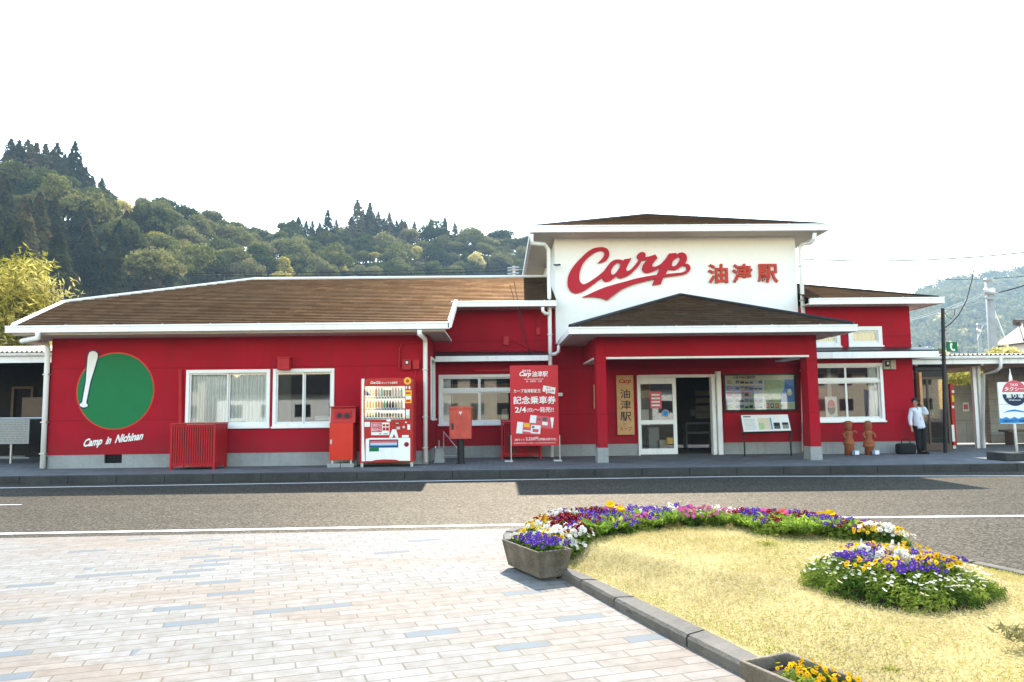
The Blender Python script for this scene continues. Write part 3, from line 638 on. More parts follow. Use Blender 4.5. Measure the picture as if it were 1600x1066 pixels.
# ---- downpipes
def pipe(pts, r=.045):
    o = MB().tube(pts, r, 10).build('downpipe', 'white', B, smooth=True); m = MB()
    a, b = Vector(pts[-2]), Vector(pts[-1])
    if (a - b).z > 1.2:
        for t in (.22, .62, .88):
            c = lerp(a, b, t); m.box(c.x - .065, c.x + .065, c.y - .065, c.y + .07, c.z - .014, c.z + .014)
        m.build('pipe_clip', 'steel', o)
    return o
def P3(px, py, Y): return tuple(at(px, py, Y))
xa = at(71, 630, YL - .07).x
pipe([P3(59, 518, 17.5), P3(59.5, 528, 17.5), (xa - .1, 17.6, at(60, 533, 17.6).z), (xa, YL - .12, at(72, 537, YL).z), (xa, YL - .07, at(72, 545, YL).z), (xa, YL - .07, GZ + .02)], .06)
xa = at(664.5, 620, YL - .07).x
pipe([(xa - .04, 17.5, at(662, 516, 17.5).z), (xa - .04, 17.5, at(662, 522, 17.5).z), (xa, YL - .12, at(664, 530, YL).z), (xa, YL - .07, at(664, 538, YL).z), (xa, YL - .07, GZ + .05)], .055)
xa = at(858.5, 480, YT - .25).x; ya = YT - .25
pipe([P3(830.5, 366, 19.75), P3(831, 380, 19.8), (xa - .12, ya - .1, at(852, 383, ya).z), (xa, ya, at(858, 390, ya).z), (xa, ya, at(858, 470, ya).z), (xa, ya, GZ + .02)], .055)
pipe([P3(848, 480, UY - .05), P3(848, 486, UY - .05), P3(852, 490, UY), (xa, ya, at(858, 490, ya).z)], .045)
pipe([P3(873, 540, 20.0), P3(873, 549, 20.0), P3(868, 553, 20.05), (xa, ya, at(859, 554, ya).z)], .045)
xa = at(1247.5, 440, YT - .02).x + .05; ya = YT - .12
pipe([P3(1273, 364, 19.8), P3(1271, 376, 19.85), P3(1266, 380, 20.0), (xa + .05, ya, at(1246, 382, ya).z), (xa, ya, at(1246, 387, ya).z), (xa, ya, 3.4)], .055)
# ---- small fittings on the walls
m = MB(); m.rbox(433, 559, 452, 578, YL - .22, .21); m.rbox(432, 557.5, 453, 560, YL - .24, .23); m.build('vent_hood', 'redcage', B, bevel=.01)
m = MB(); x0, x1, z0, z1 = VENT; m.box(x0, x1, YL + .1, YL + .12, z0, z1)
for i in range(7): m.box(x0 + (x1 - x0) * (i + .3) / 7, x0 + (x1 - x0) * (i + .5) / 7, YL + .03, YL + .05, z0, z1)
m.build('vent_grille', 'dark', B)
m = MB(); m.rbox(628.5, 562, 642, 577.5, YL - .14, .135, 0); m.rbox(632.5, 563, 638.5, 570, YL - .15, .012, 1); m.rbox(634, 564.5, 637.5, 568.5, YL - .156, .008, 2); m.rbox(645, 562.5, 655, 577, YL - .11, .105, 0); m.build('meter_box', ['redcage', 'black', 'paperw'], B, bevel=.008)
m = MB(); m.tube([P3(628, 577, YL - .03), P3(624, 576, YL - .03), P3(624, 545, YL - .03), P3(628, 537, YL - .03), P3(660, 535, YL - .03)], .02, 6); m.tube([P3(650, 578, YL - .03), P3(646, 600, YL - .03), P3(645, 640, YL - .03)], .012, 6); m.tube([P3(282, 578, YL - .05), P3(282, 662, YL - .05)], .045, 8); m.build('conduit', 'redcage', B)
m = MB(); m.rbox(787, 526, 795, 539, YE - .08, .075); m.rbox(838, 512, 844, 523, YE - .05, .045); m.tube([P3(795, 533, YE - .02), P3(812, 537, YE - .02), P3(830, 546, YE - .02), P3(856, 549, YE - .02)], .014, 6); m.tube([P3(787, 536, YE - .02), P3(780, 546, YE - .02), P3(720, 548, YE - .02), P3(690, 550, YE - .02)], .014, 6); m.build('junction_box', 'redcage', B)
m = MB(); m.rbox(1381.5, 563, 1391, 577, YR - .1, .095, 0); m.rbox(1384, 564.5, 1390.5, 573, YR - .14, .04, 1); m.rbox(1386, 566, 1389, 569.5, YR - .15, .012, 2); m.rbox(1392, 562.5, 1400, 577, YR - .09, .085, 0); m.build('meter_box', ['curtaind', 'black', 'paperw'], B, bevel=.006)
m = MB(); m.rbox(742, 577.5, 797, 580, YE - .06, .055); m.build('conduit', 'redcage', B)
m = MB(); m.tube([P3(1252, 575, YE - .02), P3(1254, 705, YE - .02)], .018, 6); m.rbox(1250.5, 577, 1253, 581, YE - .06, .03); m.rbox(1252.5, 631, 1255, 636, YE - .06, .03); m.build('conduit', 'white', B)
m = MB(); m.rbox(928, 601, 931.5, 638.5, YE - .08, .12); m.build('timber_strip', 'wood', B)
m = MB(); m.tube([P3(866, 414, YT - .03), P3(875, 414, YT - .5)], .025, 6); m.build('cable_bracket', 'black', B)
m = MB(); m.rbox(872.5, 614, 879, 619, YE - .02, .018); m.build('name_plate', 'steel', B)
# ------------------------------------------------------------------ lettering and signs on the building
def Lpts(lst, off=0): return [(880 + (x + off) / 10.66, 380 + y / 10.66) for x, y in lst]
Cc = Lpts([(570,340),(640,325),(705,300),(745,250),(765,190),(755,130),(720,90),(660,70),(590,72),(500,92),(400,150),(300,245),(200,350),(120,465),(80,570),(72,660),(85,740),(125,805),(190,838),(260,832),(340,800),(440,735),(540,660),(645,570),(690,455),(600,530),(500,605),(420,655),(345,690),(300,670),(272,620),(268,540),(285,450),(320,360),(370,290),(440,220),(520,165),(590,137),(650,133),(685,155),(680,205),(655,250),(620,290)])
Ca = Lpts([(640,572),(680,465),(740,380),(800,310),(870,277),(940,275),(1000,292),(1012,272),(1066,264),(1136,248),(1105,310),(1066,385),(1046,435),(1062,470),(1110,450),(1160,405),(1215,340),(1256,275),(1310,290),(1262,370),(1190,450),(1110,525),(1020,570),(950,590),(905,575),(885,545),(840,590),(780,630),(715,648),(670,630),(650,590)])
Ch = Lpts([(905,330),(865,355),(820,410),(795,470),(798,515),(825,530),(865,505),(910,450),(945,385),(948,345),(930,328)])
Cr = Lpts([(190,275),(165,245),(162,210),(195,168),(255,150),(298,168),(305,205),(298,235),(360,225),(410,210),(465,190),(505,252),(450,310),(418,360),(418,392),(460,395),(530,365),(590,325),(590,385),(550,410),(480,450),(400,485),(330,500),(275,485),(247,440),(255,380),(290,325),(330,280),(240,290)], 1066)
Cp = Lpts([(580,330),(640,260),(695,175),(820,165),(815,190),(860,167),(920,158),(970,185),(995,240),(985,300),(950,355),(890,400),(830,440),(770,452),(710,445),(680,430),(640,515),(600,575),(560,682),(415,705),(490,530),(550,410)], 1066)
Cq = Lpts([(850,228),(800,265),(755,310),(745,345),(740,375),(770,390),(810,370),(850,320),(875,270),(872,235)], 1066)
Ct = Lpts([(925,372),(960,345),(1010,350),(1045,385),(1052,420),(1030,470),(980,510),(900,530),(750,550),(600,572),(595,522),(640,518),(800,500),(920,487),(970,460),(985,420),(975,390),(945,375)], 1066)
Cs = Lpts([(310,903),(400,865),(540,800),(700,735),(850,690),(1066,632),(1216,590),(1366,560),(1556,530),(1676,518),(1676,572),(1516,600),(1366,635),(1166,690),(1066,730),(980,770),(880,840),(800,900),(730,958),(680,930),(580,905),(450,895)])
def curve_mesh(loops, y, ext):
    """flat shape with holes, seen from the front"""
    c = bpy.data.curves.new('c', 'CURVE'); c.dimensions = '2D'; c.fill_mode = 'BOTH'; c.extrude = ext / 2; c.resolution_u = 4
    cen = at(985, 425, y)
    for lp in loops:
        pts = [at(a, b, y) for a, b in lp]
        s = c.splines.new('BEZIER'); s.bezier_points.add(len(pts) - 1); s.use_cyclic_u = True
        n = len(pts)
        for i, q in enumerate(pts):
            bp = s.bezier_points[i]; bp.co = (q.x, q.z, 0)
            a, b = pts[i - 1], pts[(i + 1) % n]; u = Vector((q.x - a.x, q.z - a.z)); v = Vector((b.x - q.x, b.z - q.z))
            bp.handle_left_type = bp.handle_right_type = 'FREE'
            if u.angle(v, 0) > R(48): bp.handle_left = (q.x - u.x / 3, q.z - u.y / 3, 0); bp.handle_right = (q.x + v.x / 3, q.z + v.y / 3, 0)
            else:
                t = (u.normalized() + v.normalized()).normalized()
                bp.handle_left = (q.x - t.x * u.length / 3, q.z - t.y * u.length / 3, 0); bp.handle_right = (q.x + t.x * v.length / 3, q.z + t.y * v.length / 3, 0)
    o = bpy.data.objects.new('c', c); COL.objects.link(o); dg = bpy.context.evaluated_depsgraph_get()
    me = bpy.data.meshes.new_from_object(o.evaluated_get(dg)); mb = MB()
    mb.add([(v.co.x, y - v.co.z, v.co.y) for v in me.vertices], [tuple(p.vertices) for p in me.polygons])
    bpy.data.objects.remove(o); bpy.data.curves.remove(c); bpy.data.meshes.remove(me); return mb
sg = thing('script_sign', at(985, 425, YT), 'big crimson script word with a swash under it on the white tower wall', 'sign')
for i, lp in enumerate(([Cc], [Ca, Ch], [Cr], [Cp, Cq], [Ct], [Cs])):
    curve_mesh(lp, YT - .03 - i * .004, .05).build('letter' if i < 4 else 'swash', 'letred', sg)
kg = thing('kanji_sign', at(1160, 428, YT), 'three flaking red raised kanji letters on the white tower wall, right of the script word', 'sign')
for ch, (a, b, c, d) in zip('油津駅', ((1105.5, 413, 1136.5, 443), (1143.5, 413, 1174.5, 442.5), (1183, 413, 1214.5, 442.5))):
    x0, x1, z0, z1 = rect(a, b, c, d, YT); mb = MB(); v, f = text_geo(ch, .022)
    n = len(v); fr = [(x0 + q[0] * (x1 - x0), YT - .07, z0 + q[1] * (z1 - z0)) for q in v]; bk = [(x, YT - .01, z) for x, _, z in fr]
    ec = {}
    for q in f:
        for i in range(len(q)): ec[(q[i], q[(i + 1) % len(q)])] = 1
    sd = [(a_, b_, b_ + n, a_ + n) for (a_, b_) in ec if (b_, a_) not in ec]
    mb.add(fr + bk, f + sd); mb.build('letter', 'kanjired', kg)
# round painted mural
mu = thing('wall_mural', at(180.5, 611, YL), 'round green painted disc with a white bat on the left end of the red wall', 'mural')
cx_, cz_ = at(180.5, 611, YL).x, at(180.5, 611, YL).z; rr = at(240.5, 611, YL).x - cx_
m = MB(); m.disc_y(cx_, cz_, rr + .02, YL - .006, .005, 72, 0); m.disc_y(cx_, cz_, rr - .012, YL - .011, .004, 72, 1); m.build('disc', ['orange', 'green'], mu)
def bat(g, y, mt, nm):
    prof = [(0.0, .0), (.02, .13), (.055, .16), (.07, .10), (.10, .075), (.45, .085), (.72, .15), (.90, .185), (.97, .16), (1.0, .06)]
    a, b = at(130, 637, y), at(146.5, 549, y); ax = (b - a); Ln = ax.length; u = ax.normalized(); n_ = Vector((u.z, 0, -u.x)); k = Ln * .46
    P_ = [a + u * (t * Ln) + n_ * (w_ * k + g) for t, w_ in prof] + [a + u * (t * Ln) - n_ * (w_ * k + g) for t, w_ in reversed(prof)]
    if g: P_ = [q - u * (g if i in (0, len(P_) - 1) else (-g if i in (9, 10) else 0)) for i, q in enumerate(P_)]
    MB().prism_y([(q.x, q.z) for q in P_], y, y + .004).build(nm, mt, mu)
bat(.03, YL - .016, 'navy', 'bat_outline'); bat(0, YL - .021, 'paperw', 'bat')
cs = MB(); x0, x1, z0, z1 = rect(131, 685, 224, 697.5, YL); a_, b_ = at(131, 699, YL), at(224, 687, YL); rise = b_.z - a_.z
h_ = at(180, 684, YL).z - at(180, 697.5, YL).z
for wd, u0_, u1_, hs in (('Camp', 0, .315, 1.18), ('in', .365, .465, .9), ('Nichinan', .52, 1.0, 1.0)):
    lo = -.25 * h_ if wd == 'Camp' else 0
    text_fit(cs, wd, x0 + (x1 - x0) * u0_, x0 + (x1 - x0) * u1_, a_.z + rise * u0_ + lo, a_.z + rise * u0_ + h_ * (.95 if wd != 'in' else .85), YL - .008, 0, .035, .5, rise * (u1_ - u0_))
tag(cs.build('wall_lettering', 'paperw'), 'white slanted script words painted on the red wall below the round green disc', 'lettering')
# wooden name board by the door
wb = thing('wooden_signboard', at(977, 632, YE), 'tall cedar name board with black brushed kanji on the wall left of the entrance door', 'sign')
m = MB(); m.rbox(964, 586.5, 990.5, 679.5, YE - .05, .045); m.build('board', 'wood', wb, bevel=.004)
m = MB()
for ch, q in zip('油津駅', ((969, 608.5, 984.5, 622.5), (969.5, 625.5, 985.5, 640), (969.5, 643.5, 986.5, 658))): text_px(m, ch, *q, YE - .053, 0, .012)
text_px(m, 'Carp', 967, 592, 986, 601, YE - .053, 1, .03, .4); text_px(m, 'カープ', 968.5, 667, 987.5, 673.5, YE - .053, 1, .012); text_px(m, 'と', 974, 660.5, 978.5, 664, YE - .053, 0)
m.build('lettering', ['ink', 'letred'], wb)
# big map board
mp = thing('map_board', at(1188, 613, YE), 'large black framed map board on the wall right of the entrance door', 'notice board')
a, b, c, d = 1131.5, 584, 1245.5, 642.5; Y = YE - .06; m = MB(); bx = lambda q0, q1, q2, q3, y=Y, t=.05, mi=0: m.rbox(q0, q1, q2, q3, y, t, mi)
bx(a, b, c, b + 2.5); bx(a, d - 2.5, c, d); bx(a, b + 2.5, a + 2.2, d - 2.5); bx(c - 4, b + 2.5, c, d - 2.5); m.build('frame', 'black', mp)
m = MB(); y1_ = Y + .02
m.rbox(a + 2, b + 2, c - 3.5, d - 2, y1_, .02, 0)
def U(u0, v0, u1, v1, mi, lay=1):      # fractions of the board
    m.rbox(a + 2.2 + u0 * (c - a - 6), b + 2.4 + v0 * (d - b - 4.8), a + 2.2 + u1 * (c - a - 6), b + 2.4 + v1 * (d - b - 4.8), y1_ - .003 * lay, .002, mi)
U(0, 0, 1, .11, 1); tr = random.Random(3)
for i, cc in enumerate((1, 2, 3, 4, 5)):
    v = .12 + i * .178; U(0, v, .54, v + .165, cc); 
    for j in range(6):
        if i == 2 and j > 2: continue
        U(.145 + j * .066, v + .035, .145 + j * .066 + .055, v + .125, tr.choice((6, 7, 8, 9, 10, 6)), 2)
        U(.145 + j * .066, v + .035, .145 + j * .066 + .055, v + .07, tr.choice((11, 6, 2, 7)), 3)
    for q in range(3): U(.02, v + .03 + q * .04, .06 + .05 * tr.random(), v + .045 + q * .04, 8, 2)
U(.355, .50, .535, .63, 9, 2); U(.355, .50, .535, .55, 11, 3); U(.43, .54, .45, .60, 1, 4)
U(.56, .13, 1, .79, 9)
x_ = lambda u: at(a + 2.2 + u * (c - a - 6), 612, y1_).x; z_ = lambda v: at(1188, b + 2.4 + v * (d - b - 4.8), y1_).z
sea = [(.86, .13), (1, .13), (1, .79), (.78, .79), (.79, .70), (.83, .66), (.78, .58), (.82, .50), (.85, .42), (.855, .3)]
m.prism_y([(x_(u), z_(v)) for u, v in sea][::-1], y1_ - .006, y1_ - .004, 10)
m.disc_y(x_(.925), z_(.53), .07, y1_ - .009, .002, 16, 1); m.disc_y(x_(.922), z_(.46), .055, y1_ - .011, .002, 16, 0)
for _ in range(34): u, v = tr.uniform(.57, .8), tr.uniform(.15, .75); U(u, v, u + tr.uniform(.008, .03), v + .013, tr.choice((8, 13, 12, 13, 1)), 3)
for i in range(6): U(.58 + i * .07, .82, .63 + i * .07, .96, (13, 6, 13, 9, 1, 5)[i], 2); U(.592 + i * .07, .85, .618 + i * .07, .92, (1, 1, 12, 6, 9, 9)[i], 3)
U(.56, .8, 1, .99, 5, 1)
pr = dict(cream=(.68, .60, .42), lil=(.42, .38, .62), rose=(.62, .38, .52), sky_=(.38, .56, .68), lime=(.45, .58, .40), photo=(.10, .11, .10), photo2=(.25, .24, .2), )
for k_, v_ in pr.items(): M['p_' + k_] = pm('print ' + k_, v_, .5, .12, 20)
txt = MB(); text_px(txt, '日南市観光案内図', 1146, 587.5, 1180, 592, y1_ - .012, 0, .01); txt.build('lettering', 'ink', mp)
m.build('printed_map', ['paperw', 'p_cream', 'p_lil', 'p_rose', 'p_sky_', 'p_lime', 'p_photo', 'p_photo2', 'ink', 'mapgreen', 'mapsea', 'p_sky_', 'yellow', 'pink'], mp)
m = MB(); m.rbox(a + 2.2, b + 2.5, c - 4, d - 2.5, Y + .004, .003); m.build('cover_glass', 'glass', mp)
# slanted information panel on two legs
YI = 19.9; ip = thing('information_panel', (at(1196, 700, YI).x, YI, GZ), 'slanted white information panel on two thin black legs standing in front of the map board', 'information board')
A, Bq = at(1157.5, 649, YI + .12), at(1230.5, 648, YI + .12); Cq_, Dq = at(1236, 673, YI - .18), at(1162, 675, YI - .18)
fr_ = lambda u, v, o=0: tuple(lerp(lerp(Dq, Cq_, u), lerp(A, Bq, u), v) + Vector((0, -.8, .6)) * o)
def board(mb, u0, v0, u1, v1, o0, o1, mi):
    q = [fr_(u0, v0, o1), fr_(u1, v0, o1), fr_(u1, v1, o1), fr_(u0, v1, o1), fr_(u0, v0, o0), fr_(u1, v0, o0), fr_(u1, v1, o0), fr_(u0, v1, o0)]
    mb.add(q, [(0, 1, 2, 3), (7, 6, 5, 4), (4, 5, 1, 0), (5, 6, 2, 1), (6, 7, 3, 2), (7, 4, 0, 3)], mi)
m = MB(); board(m, -.012, -.05, 1.012, 1.03, -.04, 0, 0); m.build('panel_frame', 'black', ip)
m = MB(); board(m, 0, 0, 1, 1, .001, .006, 0); board(m, .34, .1, .62, .8, .007, .009, 1); board(m, .34, .1, .45, .5, .010, .012, 2); board(m, .6, .1, .625, .8, .010, .012, 3)
for q in range(9): board(m, .04, .12 + q * .075, .25 + .05 * random.random(), .135 + q * .075, .007, .009, 4)
board(m, .04, .86, .2, .92, .007, .009, 5); board(m, .66, .12, .79, .5, .007, .009, 6); board(m, .66, .3, .79, .5, .01, .012, 5); board(m, .84, .12, .97, .5, .007, .009, 7); board(m, .84, .36, .97, .5, .01, .012, 5)
m.build('printed_panel', ['paperw', 'p_cream', 'mapgreen', 'blue', 'grey', 'ink', 'p_photo', 'p_photo2'], ip)
for px in (1163, 1235.5):
    x = at(px, 690, YI).x; MB().tube([(x, YI, GZ), (x, YI, at(px, 670, YI).z)], .022, 8).build('leg', 'black', ip)

# ------------------------------------------------------------------ things on the sidewalk
def cage(a, b, c, d, Yf, dep, ns, label):
    x0, x1, z0, z1 = rect(a, b, c, d, Yf); z0 = GZ
    t = thing('unit_cage', ((x0 + x1) / 2, Yf + dep / 2, GZ), label, 'equipment cover', 'red slatted covers along the station wall')
    m = MB(); m.box(x0 - .02, x1 + .02, Yf - .02, Yf + dep, z1 - .03, z1); m.build('top', 'redp', t, bevel=.004)
    m = MB()
    for (x, y) in ((x0, Yf), (x1 - .05, Yf), (x0, Yf + dep - .06), (x1 - .05, Yf + dep - .06)): m.box(x, x + .05, y, y + .05, z0, z1 - .031)
    for zz in (z0 + .1, z1 - .09): m.box(x0 + .051, x1 - .051, Yf + .012, Yf + .04, zz, zz + .05); m.box(x1 - .04, x1 - .012, Yf + .051, Yf + dep - .061, zz, zz + .05); m.box(x0 + .012, x0 + .04, Yf + .051, Yf + dep - .061, zz, zz + .05)
    m.build('frame', 'redcage', t)
    m = MB()
    for i in range(ns):
        x = x0 + .06 + (x1 - x0 - .12) * (i + .5) / ns; m.box(x - .015, x + .015, Yf, Yf + .02, z0 + .06, z1 - .032)
    for i in range(int(dep / .06)):
        y = Yf + .07 + (dep - .15) * i / int(dep / .06); m.box(x1 - .011, x1, y, y + .03, z0 + .06, z1 - .032); m.box(x0, x0 + .011, y, y + .03, z0 + .06, z1 - .032)
    m.build('slats', 'redcage', t)
    m = MB(); m.box(x0 + .1, x1 - .1, Yf + .12, Yf + dep - .1, z0 + .12, z1 - .1); m.lathe(((x0 + x1) / 2, Yf + .3, z0 + .3), [(.05, 0), (.05, .1)], 10); m.build('air_conditioner', 'ink', t)  # unit coloured black so the gaps between the slats look shaded
cage(265.5, 661, 336, 731, 17.55, .8, 17, 'red slatted cover below the curtained window of the left wing')
cage(783, 656, 846, 714, 19.95, .7, 16, 'red slatted cover half hidden behind the tall red poster stand')
# waste bin
YB = 17.7; x0, x1, z0, z1 = rect(514.5, 660, 551.5, 719.5, YB)
t = thing('waste_bin', ((x0 + x1) / 2, YB + .25, GZ), 'orange red bottle bin with two round holes, left of the vending machine', 'waste bin')
m = MB(); m.box(x0, x1, YB, YB + .5, z0, z1); m.build('body', 'orange', t, bevel=.012)
hx0, hx1, hz0, hz1 = rect(516, 637, 555, 661, YB); m = MB()
m.add([(hx0, YB - .01, hz0), (hx1, YB - .01, hz0), (hx1, YB + .06, hz1), (hx0, YB + .06, hz1), (hx0, YB + .5, hz0), (hx1, YB + .5, hz0), (hx1, YB + .5, hz1), (hx0, YB + .5, hz1)], [(0, 1, 2, 3), (5, 4, 7, 6), (1, 5, 6, 2), (4, 0, 3, 7), (3, 2, 6, 7), (4, 5, 1, 0)])
m.box(hx0 - .01, hx1 + .01, YB - .02, YB + .5, hz1 + .001, hz1 + .03); m.build('hood', 'redp', t, bevel=.008)
m = MB(); m.rbox(523, 642, 549, 654.5, YB + .0, .03, 0)
for px in (530.5, 542): q = at(px, 649.5, YB - .01); m.disc_y(q.x, q.z, .062, YB - .012, .02, 24, 1)
m.build('hole_plate', ['redcage', 'ink'], t)
m = MB(); m.rbox(516, 687, 518.5, 694, YB - .012, .02); m.build('handle', 'steel', t)
for px in (519, 548): x = at(px, 720, YB).x; MB().box(x - .02, x + .02, YB + .02, YB + .06, GZ + .09, z0 - .001).build('leg', 'steel', t)
for a, b in ((511.5, 532), (533, 553)):
    X0, X1 = at(a, 725, YB).x, at(b, 725, YB).x; m = MB(); m.box(X0, X1, YB - .04, YB + .1, GZ, GZ + .09); m.box(X0, X1, YB + .38, YB + .5, GZ, GZ + .09); m.build('base_block', 'conc', t, bevel=.01)
# ---- vending machine
YV = 17.65; vx0, vx1, vz0, vz1 = rect(562.5, 591, 645, 722.5, YV); VD = .72
V = thing('vending_machine', ((vx0 + vx1) / 2, YV + VD / 2, GZ), 'red and white drinks vending machine with three lit rows of bottles beside the white downpipe', 'vending machine')
D0, D1, D2, D3 = rect(569, 603.5, 632.5, 656, YV)
m = MB(); wall_front(m, vx0, vx1, vz0, vz1 - .03, YV, .3, [(D0, D1, D2, D3)]); m.box(vx0, vx1, YV + .301, YV + VD, vz0, vz1 - .03)
n_ = 12; arc = [(vx0 + (vx1 - vx0) * i / n_, vz1 - .03 + .035 * math.sin(math.pi * i / n_)) for i in range(n_ + 1)]
m.prism_y([(vx1, vz1 - .031), (vx0, vz1 - .031)][::-1] + arc[::-1], YV + .001, YV + VD - .05); m.build('body', 'redp', V)
for px in (565, 643):
    x = at(px, 724, YV).x; MB().box(x - .03, x + .03, YV + .05, YV + .12, GZ, vz0 - .001).build('leg', 'steel', V)
def vp(nm, mats, parts, parent=V, y=YV - .012, t=.011):
    m = MB()
    for i_, (a, b, c, d, mi) in enumerate(parts): m.rbox(a, b, c, d, y - .0012 * i_, t, mi)
    return m.build(nm, mats, parent, bevel=0)
m = MB(); pts = [(565.2, 592), (569.5, 592), (568.3, 612), (568, 640), (569, 690), (570.5, 721), (565.2, 721)]; m.prism_y([(at(a, b, YV).x, at(a, b, YV).z) for a, b in pts][::-1], YV - .014, YV - .001); m.build('side_strip', 'white', V)
m = MB(); pts = [(571.5, 686), (580, 684.5), (641, 684.5), (641, 720), (624, 720), (618, 718.3), (602, 717.8), (588, 718.5), (580, 720.5), (571.5, 720.5)]; m.prism_y([(at(a, b, YV).x, at(a, b, YV).z) for a, b in pts][::-1], YV - .013, YV - .001); lp_ = m.build('lower_panel', 'white', V)
vp('dispensing_slot', ['black', 'pink', 'p_sky_'], [(577, 687, 622, 699.5, 0)], V, YV - .02, .007); vp('slot_flap', ['pink', 'p_sky_', 'blue'], [(578.5, 688.5, 620.5, 692, 0), (578.5, 692, 620.5, 695.5, 1), (578.5, 695.5, 620.5, 697.5, 2)], V, YV - .024, .004)
vp('eco_label', ['green', 'paperw'], [(577, 700, 592, 705.5, 0), (592.5, 700.5, 597, 705.5, 1)], V, YV - .018, .004)
m = MB(); q = at(635.3, 694.5, YV); m.disc_y(q.x, q.z, .055, YV - .022, .008, 20, 0); m.disc_y(q.x, q.z, .03, YV - .026, .005, 16, 1); m.build('coin_return', ['redcage', 'ink'], V)
vp('price_panel', ['paperw', 'redp', 'pink', 'grey'], [(580, 660.5, 608.5, 680, 0), (580.6, 661, 597, 675.5, 2), (598, 663, 602, 666.5, 1), (603, 663, 607.6, 666.5, 1), (598, 668, 602, 673, 1), (603, 668, 607.6, 673, 1), (592, 677, 596, 678.5, 3), (599, 677, 606, 678.5, 3)])
vm = MB(); text_px(vm, 'つめた〜い', 581.5, 662, 596, 667, YV - .025, 0, .01); text_px(vm, 'あたたか〜い', 581.5, 669, 596, 674, YV - .025, 0, .01); vm.build('lettering', 'paperw', V)
vp('payment_panel', ['ink', 'steel', 'paperw', 'p_lime'], [(616.5, 660, 624, 663, 0), (618, 660.7, 623, 662.3, 3), (619.5, 667, 625, 671, 1), (636.5, 663.5, 640.8, 671.5, 2), (633, 659, 635.5, 661, 2), (604, 655.3, 610.5, 658.8, 2), (569.5, 659.5, 578, 667, 2), (628, 680, 638.5, 684, 2), (634, 640, 640, 649.5, 2), (634, 649.8, 640, 654, 3)])
m = MB(); q = at(631, 667.5, YV); m.disc_y(q.x, q.z, .03, YV - .02, .015, 18); m.build('coin_slot', 'steel', V)
m = MB(); pts = [(608, 684), (613, 671), (619, 671), (622.5, 684), (618, 684), (616, 678), (613, 684)]; m.prism_y([(at(a, b, YV).x, at(a, b, YV).z) for a, b in pts][::-1], YV - .014, YV - .003); m.build('white_decal', 'paperw', V)
m = MB(); q = at(637, 595.5, YV); m.disc_y(q.x, q.z, .085, YV - .03, .02, 28, 0); m.disc_y(q.x, q.z, .04, YV - .034, .005, 20, 1); m.build('round_badge', ['yellow', 'orange'], V)
vp('side_sticker', ['yellow', 'orange', 'paperw'], [(633, 610, 643, 630, 0), (634, 613, 641.5, 616, 1), (634, 619, 642, 624, 2), (634.5, 625, 641, 628, 1), (634, 603.5, 636, 608, 2), (638.5, 603.5, 641, 608, 2)])
m = MB(); text_px(m, 'Coca-Cola', 579, 595.5, 594.5, 600, YV - .012, 0, .03, .35); text_px(m, 'ほっとする自販機', 596, 596.5, 621, 600, YV - .012, 0, .012); m.build('header_lettering', 'paperw', V)
dm = newmat("lit display back"); dm[1].inputs['Base Color'].default_value = (.75, .74, .68, 1); dm[1].inputs['Emission Color'].default_value = (1, .97, .88, 1); dm[1].inputs['Emission Strength'].default_value = .22; M['disp'] = dm[0]
m = MB(); m.box(D0, D1, YV + .2, YV + .22, D2, D3); dsp = m.build('display_back', 'disp', V)
m = MB(); m.box(D0, D1, YV + .012, YV + .016, D2, D3); m.build('display_glass', 'glass', V)
cols = dict(bb=(.03, .28, .85), bg=(.06, .55, .20), br=(.70, .04, .03), bk=(.02, .015, .012), bo=(.85, .38, .03), bw=(.70, .68, .6), bp=(.22, .10, .30), bn=(.22, .10, .04), bt=(.60, .50, .34))
for k_, v_ in cols.items(): M[k_] = pm('drink ' + k_, v_, .25, .1, 20, spec=.5)
rows = [('bb bb bg br bw bg bn bn bk bw bt bw bg', 606, 619.5), ('br br bg bo bo bo bg bk bk bk bt bt bt', 625.5, 637.5), ('bp bn bg bk bk bn bt bn bn bt bt bk bk', 642.5, 652.5)]
for rowi, (seq, t0, t1) in enumerate(rows):
    seq = seq.split(); n_ = len(seq)
    for i, cc in enumerate(seq):
        px = 572 + (629.5 - 572) * (i + .5) / n_; q0, q1 = at(px, t1, YV + .12), at(px, t0, YV + .12); h = q1.z - q0.z; r_ = .028 if rowi < 2 else .026
        if rowi == 2: h *= .9
        mb = MB(); can = (rowi == 0 and i in (6, 7, 8)) or (rowi == 2 and 5 <= i)
        if can: h *= .75; mb.lathe(tuple(q0), [(r_ * .85, 0), (r_, .01), (r_, h * .9), (r_ * .8, h)], 12)
        else: mb.lathe(tuple(q0), [(r_ * .9, 0), (r_, .01), (r_, h * .35), (r_ * .92, h * .4), (r_, h * .62), (r_ * .7, h * .8), (r_ * .38, h * .9), (r_ * .4, h)], 12)
        b_ = mb.build('drink_bottle', cc, dsp, smooth=True)
    m = MB()
    za, zb_ = at(600, t1 + .3, YV + .06).z, at(600, t1 + 3.6, YV + .06).z; m.box(D0, D1, YV + .05, YV + .19, zb_, za, 0)
    for i in range(14): xx = D0 + .02 + (D1 - D0 - .04) * i / 14; m.box(xx, xx + .035, YV + .042, YV + .049, zb_ + .012, za - .008, 1)
    m.build('price_shelf', ['paperw', 'blue'], dsp)
